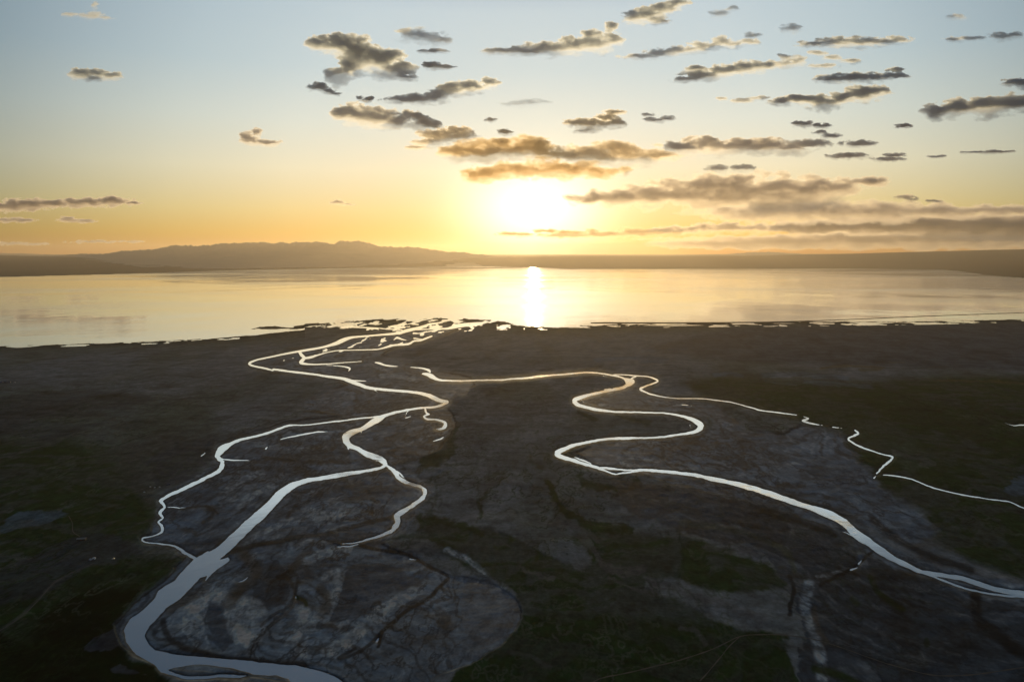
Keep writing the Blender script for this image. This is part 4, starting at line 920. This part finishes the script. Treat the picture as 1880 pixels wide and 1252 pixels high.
CL = [
 ('small lone grey cloud with a cream edge high in the clear sky at far left', [(150,136,20,9),(178,133,22,6),(205,140,18,6),(172,145,22,5)], dict(tau=4)),
 ('thin pale wisp near the top edge above the lone grey cloud at far left', [(128,28,10,4),(168,30,22,6),(192,34,14,3),(173,10,6,7)], dict(tau=.9)),
 ('small two-lobed cloud halfway up the left sky, well clear of the rest', [(455,252,13,9),(470,243,8,6),(490,263,22,6),(460,261,18,5)], dict(tau=4)),
 ('large dark slanting cloud, the biggest dark mass in the upper middle sky', [(590,80,24,13),(625,78,30,13),(655,92,38,18),(690,108,40,18),(722,128,32,15),(745,144,18,6),(650,122,24,12),(622,140,20,15),(636,128,14,12)], dict(tau=6)),
 ('small dark scrap of cloud just under the large dark slanting cloud', [(582,160,16,7),(603,168,12,5),(618,172,9,3)], dict(tau=4.5)),
 ('pale cream puffy cloud right of the top of the large dark cloud', [(760,66,26,11),(785,70,26,11),(812,76,15,6),(745,60,16,5)], dict(tau=1.6)),
 ('thin grey sliver of cloud below the pale puffy cloud', [(795,94,22,4)], dict(tau=2.5)),
 ('small flat dark cloud between the slanting dark cloud and the sunlit top cloud', [(790,120,16,5),(808,124,22,4)], dict(tau=5)),
 ('grey cloud with bright cream lower rim rising to the right above the sun', [(735,183,30,6),(770,184,30,9),(800,178,24,10),(832,164,28,11),(866,160,32,10),(900,151,18,6)], dict(tau=4.5)),
 ('tiny pair of dark puffs left of the cream-rimmed rising cloud', [(661,181,6,4),(677,183,10,4)], dict(tau=4)),
 ('brown flat-bottomed cloud left of centre, rounded on top', [(640,208,24,13),(662,212,34,17),(695,220,34,14),(728,224,24,12),(620,212,14,8)], dict(tau=5)),
 ('ragged small brown cloud touching the right end of the brown flat-bottomed cloud', [(760,212,14,7),(777,226,22,11),(795,230,14,9),(748,208,8,5)], dict(tau=4.5)),
 ('lens-shaped tan cloud with a golden underside, upper left of the sun', [(808,250,34,12),(838,249,30,12),(786,262,26,5),(768,272,20,4),(835,238,22,5)], dict(tau=4)),
 ('long orange-brown cloud directly above the white sun glare', [(850,280,34,13),(895,278,46,17),(945,276,44,17),(985,273,36,19),(1012,286,26,11),(925,262,18,8)], dict(tau=4)),
 ('glowing golden cloud sheet resting on top of the white sun glare', [(895,318,40,12),(945,313,50,14),(995,309,52,15),(1050,310,50,13),(1100,316,46,9),(880,325,24,6)], dict(tau=3.2, under=.5)),
 ('broken tan cloud right of the long orange-brown cloud, above right of the sun', [(1066,286,42,16),(1110,290,42,16),(1152,282,48,16),(1194,290,38,12),(1130,270,42,9),(1214,284,24,8)], dict(tau=3.6)),
 ('long dark mauve cloud streak with a bumpy top in the right middle sky', [(1255,272,34,12),(1300,268,44,13),(1350,270,44,13),(1400,268,44,12),(1450,274,34,9),(1488,264,30,8),(1305,256,14,6)], dict(tau=4.5)),
 ('dark brown cloud with a ragged tail above the broken tan cloud', [(1062,226,24,7),(1095,229,34,9),(1125,226,22,8),(1130,206,18,4),(1113,217,16,6),(1075,241,20,4)], dict(tau=4.5)),
 ('thin golden scrap right of the dark brown cloud with the ragged tail', [(1190,211,10,3),(1205,221,22,4),(1225,218,14,4)], dict(tau=2.5)),
 ('long sunlit cloud with grey top near the upper edge, above the sun', [(925,95,36,6),(970,94,44,8),(1015,90,44,11),(1055,84,36,13),(1090,80,34,14),(1085,62,14,7),(1125,72,20,9),(1122,50,12,7)], dict(tau=4)),
 ('dark cloud cut by the top edge of the photo right of the middle', [(1165,32,20,10),(1190,30,28,12),(1215,15,26,9),(1248,6,22,6),(1210,40,18,5)], dict(tau=4)),
 ('small cream wisp right of the dark cloud at the top edge', [(1322,26,16,6),(1345,16,10,4)], dict(tau=.9)),
 ('long lumpy cream cloud slanting up to the right below the small cream wisp', [(1180,105,36,5),(1220,98,32,6),(1258,92,32,7),(1298,86,28,9),(1325,78,18,9),(1345,82,16,7),(1375,78,14,5)], dict(tau=2.2)),
 ('tiny grey puff above the long lumpy cream cloud', [(1378,66,14,5)], dict(tau=1.2)),
 ('faint grey wisp in the upper right, alone between two cream clouds', [(1455,53,18,7)], dict(tau=1.0)),
 ('dark-topped cloud with a broad cream underside, third row from the top right of centre', [(1265,146,30,5),(1295,138,34,9),(1335,130,34,10),(1375,124,30,10),(1408,120,20,7),(1280,126,22,4)], dict(tau=4.5)),
 ('small bright cream puff at the right end of the dark-topped cloud', [(1442,118,16,7),(1464,112,14,7),(1440,104,9,4)], dict(tau=2)),
 ('long thin cream-lit cloud in the upper right with a straight base', [(1495,82,28,5),(1535,78,34,8),(1580,78,34,9),(1620,78,32,6),(1650,72,20,5)], dict(tau=3)),
 ('small cluster of cream scraps just below the long thin cream-lit cloud', [(1502,98,14,4),(1528,107,14,4),(1515,122,24,4),(1563,113,16,4)], dict(tau=1.8)),
 ('grey cloud with a creamy left end and a dark wisp at its right tip', [(1528,146,26,6),(1565,143,34,8),(1605,143,30,7),(1640,140,22,5),(1645,129,14,4)], dict(tau=4.5)),
 ('dark slate cloud of three joined lumps at the right, with no bright edge', [(1435,186,22,6),(1472,182,26,7),(1512,190,28,12),(1548,180,28,9),(1588,172,30,12),(1612,168,20,9)], dict(tau=6)),
 ('thin broken grey streak left of the three-lumped slate cloud', [(1322,182,10,3),(1365,186,20,4),(1395,180,16,3)], dict(tau=2.2)),
 ('large dark blue-grey cloud cut by the right edge of the photo', [(1722,203,28,9),(1760,198,36,13),(1805,196,38,15),(1850,190,36,14),(1890,190,30,13),(1715,215,14,5)], dict(tau=6)),
 ('small dark cloud at the right edge above the large blue-grey one', [(1858,152,16,5),(1882,154,20,8)], dict(tau=5)),
 ('cream streak of cloud near the upper right corner', [(1750,73,18,4),(1782,71,22,4)], dict(tau=1.6)),
 ('cream puff in the upper right corner, close to the edge', [(1840,68,18,7),(1862,65,14,5)], dict(tau=1.8)),
 ('faint pale wisp above the cream streak near the upper right corner', [(1755,32,16,6)], dict(tau=.6)),
 ('small dark oval cloud, left one of a pair under the three-lumped slate cloud', [(1472,228,18,5)], dict(tau=4)),
 ('small dark oval cloud, right one of a pair under the three-lumped slate cloud', [(1509,231,16,4)], dict(tau=4)),
 ('tiny lone dark oval cloud left of the large blue-grey cloud', [(1659,232,14,4)], dict(tau=4.5)),
 ('small grey ragged cloud at the right tip of the long mauve streak', [(1525,250,16,5),(1505,243,10,3)], dict(tau=3)),
 ('grey ragged scrap right of the long mauve streak', [(1575,264,26,5)], dict(tau=3.5)),
 ('thin grey cloud with a flat base under the long mauve streak at right', [(1540,288,20,4),(1568,286,24,5)], dict(tau=3.5)),
 ('thin grey and cream cloud pair low on the right', [(1630,293,26,4),(1640,285,20,3)], dict(tau=3)),
 ('tiny grey dash of cloud between the two thin clouds low on the right', [(1720,288,14,3)], dict(tau=2.5)),
 ('long thin tan streak near the right edge under the large blue-grey cloud', [(1795,280,24,3),(1830,279,24,3)], dict(tau=2.5)),
 ('small mauve streak between the long mauve cloud and the great mauve bank', [(1320,310,22,5),(1360,309,26,5)], dict(tau=2.2)),
 ('great mauve cloud bank stretching right from the sun, the widest cloud', [(1085,367,34,9),(1140,364,46,13),(1195,359,50,17),(1250,355,54,21),(1310,351,58,24),(1370,350,58,25),(1430,352,58,24),(1490,350,52,22),(1540,344,40,13),(1595,334,30,7),(1300,370,90,11),(1420,376,80,9)], dict(tau=5.0, thr=.26, under=.7)),
 ('pale grey layer of cloud trailing right from under the great mauve bank', [(1400,390,90,13),(1500,388,100,16),(1610,388,100,15),(1720,388,90,11),(1830,386,80,8)], dict(tau=4, amp=.35, thr=.25, under=.4)),
 ('grey veil of cloud low over the right end of the lake', [(1520,416,90,8),(1620,414,90,12),(1710,413,90,14),(1810,415,100,16),(1900,415,70,16)], dict(tau=8, amp=.3, thr=.2, under=.3)),
 ('wide dull brown sheet of cloud hugging the right horizon below the grey veil', [(1330,448,100,6),(1450,444,120,9),(1580,440,120,11),(1700,438,120,13),(1820,436,120,14),(1920,436,60,14)], dict(tau=6, amp=.25, thr=.2, under=.3)),
 ('long tan streak of cloud low over the horizon right of the sun', [(1045,434,52,6),(1110,431,56,8),(1180,428,52,8)], dict(tau=3)),
 ('thin tan streak of cloud over the faint blue hills', [(1240,440,60,4),(1320,439,60,5),(1400,440,50,4)], dict(tau=1.0)),
 ('tan ragged cloud above the thin streak over the faint blue hills', [(1265,424,56,8),(1330,418,56,9),(1390,421,46,7)], dict(tau=3)),
 ('small dark shreds of cloud across the lower part of the sun glare', [(932,430,18,4),(962,432,16,4),(1000,425,18,4),(1040,427,22,4)], dict(tau=2.5)),
 ('small grey cloud right of the great mauve bank', [(1660,362,16,4),(1675,367,14,3)], dict(tau=2.2)),
 ('tiny grey dash right of the small grey cloud beside the great bank', [(1715,370,12,2.5)], dict(tau=2)),
 ('long low tan cloud with a bumpy top at the left edge over the mountains', [(0,380,30,7),(35,376,30,9),(62,374,26,9),(100,374,28,6),(140,372,30,7),(180,371,30,7),(212,369,24,6),(240,374,14,3)], dict(tau=6, under=.5)),
 ('thin tan streak at the left edge below the long low tan cloud', [(15,404,26,4),(45,405,22,3)], dict(tau=4, under=.5)),
 ('short thin tan streak right of the one at the left edge', [(122,403,16,4),(150,406,22,2.5)], dict(tau=4, under=.5)),
 ('faint tan sliver just over the left end of the mountains', [(20,447,30,2.5),(65,448,24,2)], dict(tau=3, under=.5)),
 ('faint long sliver of cloud over the left mountain slope', [(170,444,40,2.2),(225,444,34,2)], dict(tau=3, under=.5)),
 ('tiny dark flake of cloud over the middle of the mountain range', [(620,372,16,3),(640,376,10,2)], dict(tau=2.5)),
 ('small golden puff just above the long orange-brown cloud', [(928,243,12,5)], dict(tau=3)),
 ('tiny golden flake above the long orange-brown cloud, left of the small golden puff', [(902,220,11,4)], dict(tau=2.2)),
 ('pale cream wisps high above the sun between two sunlit clouds', [(945,192,24,5),(978,188,24,5)], dict(tau=.5)),
]
for k, (lab, bl, kw) in enumerate(CL):
    cloud(lab, bl, seed=k + 1, **kw)

# ------------------------------------------------------------------ render
SC.view_settings.view_transform = 'Standard'; SC.view_settings.look = 'None'; SC.view_settings.exposure = 0; SC.view_settings.gamma = 1
SC.render.engine = 'CYCLES'
cy = SC.cycles
cy.max_bounces = 10; cy.volume_bounces = 6; cy.transparent_max_bounces = 64; cy.diffuse_bounces = 2; cy.glossy_bounces = 3
cy.use_denoising = True
cy.sample_clamp_indirect = 6.0
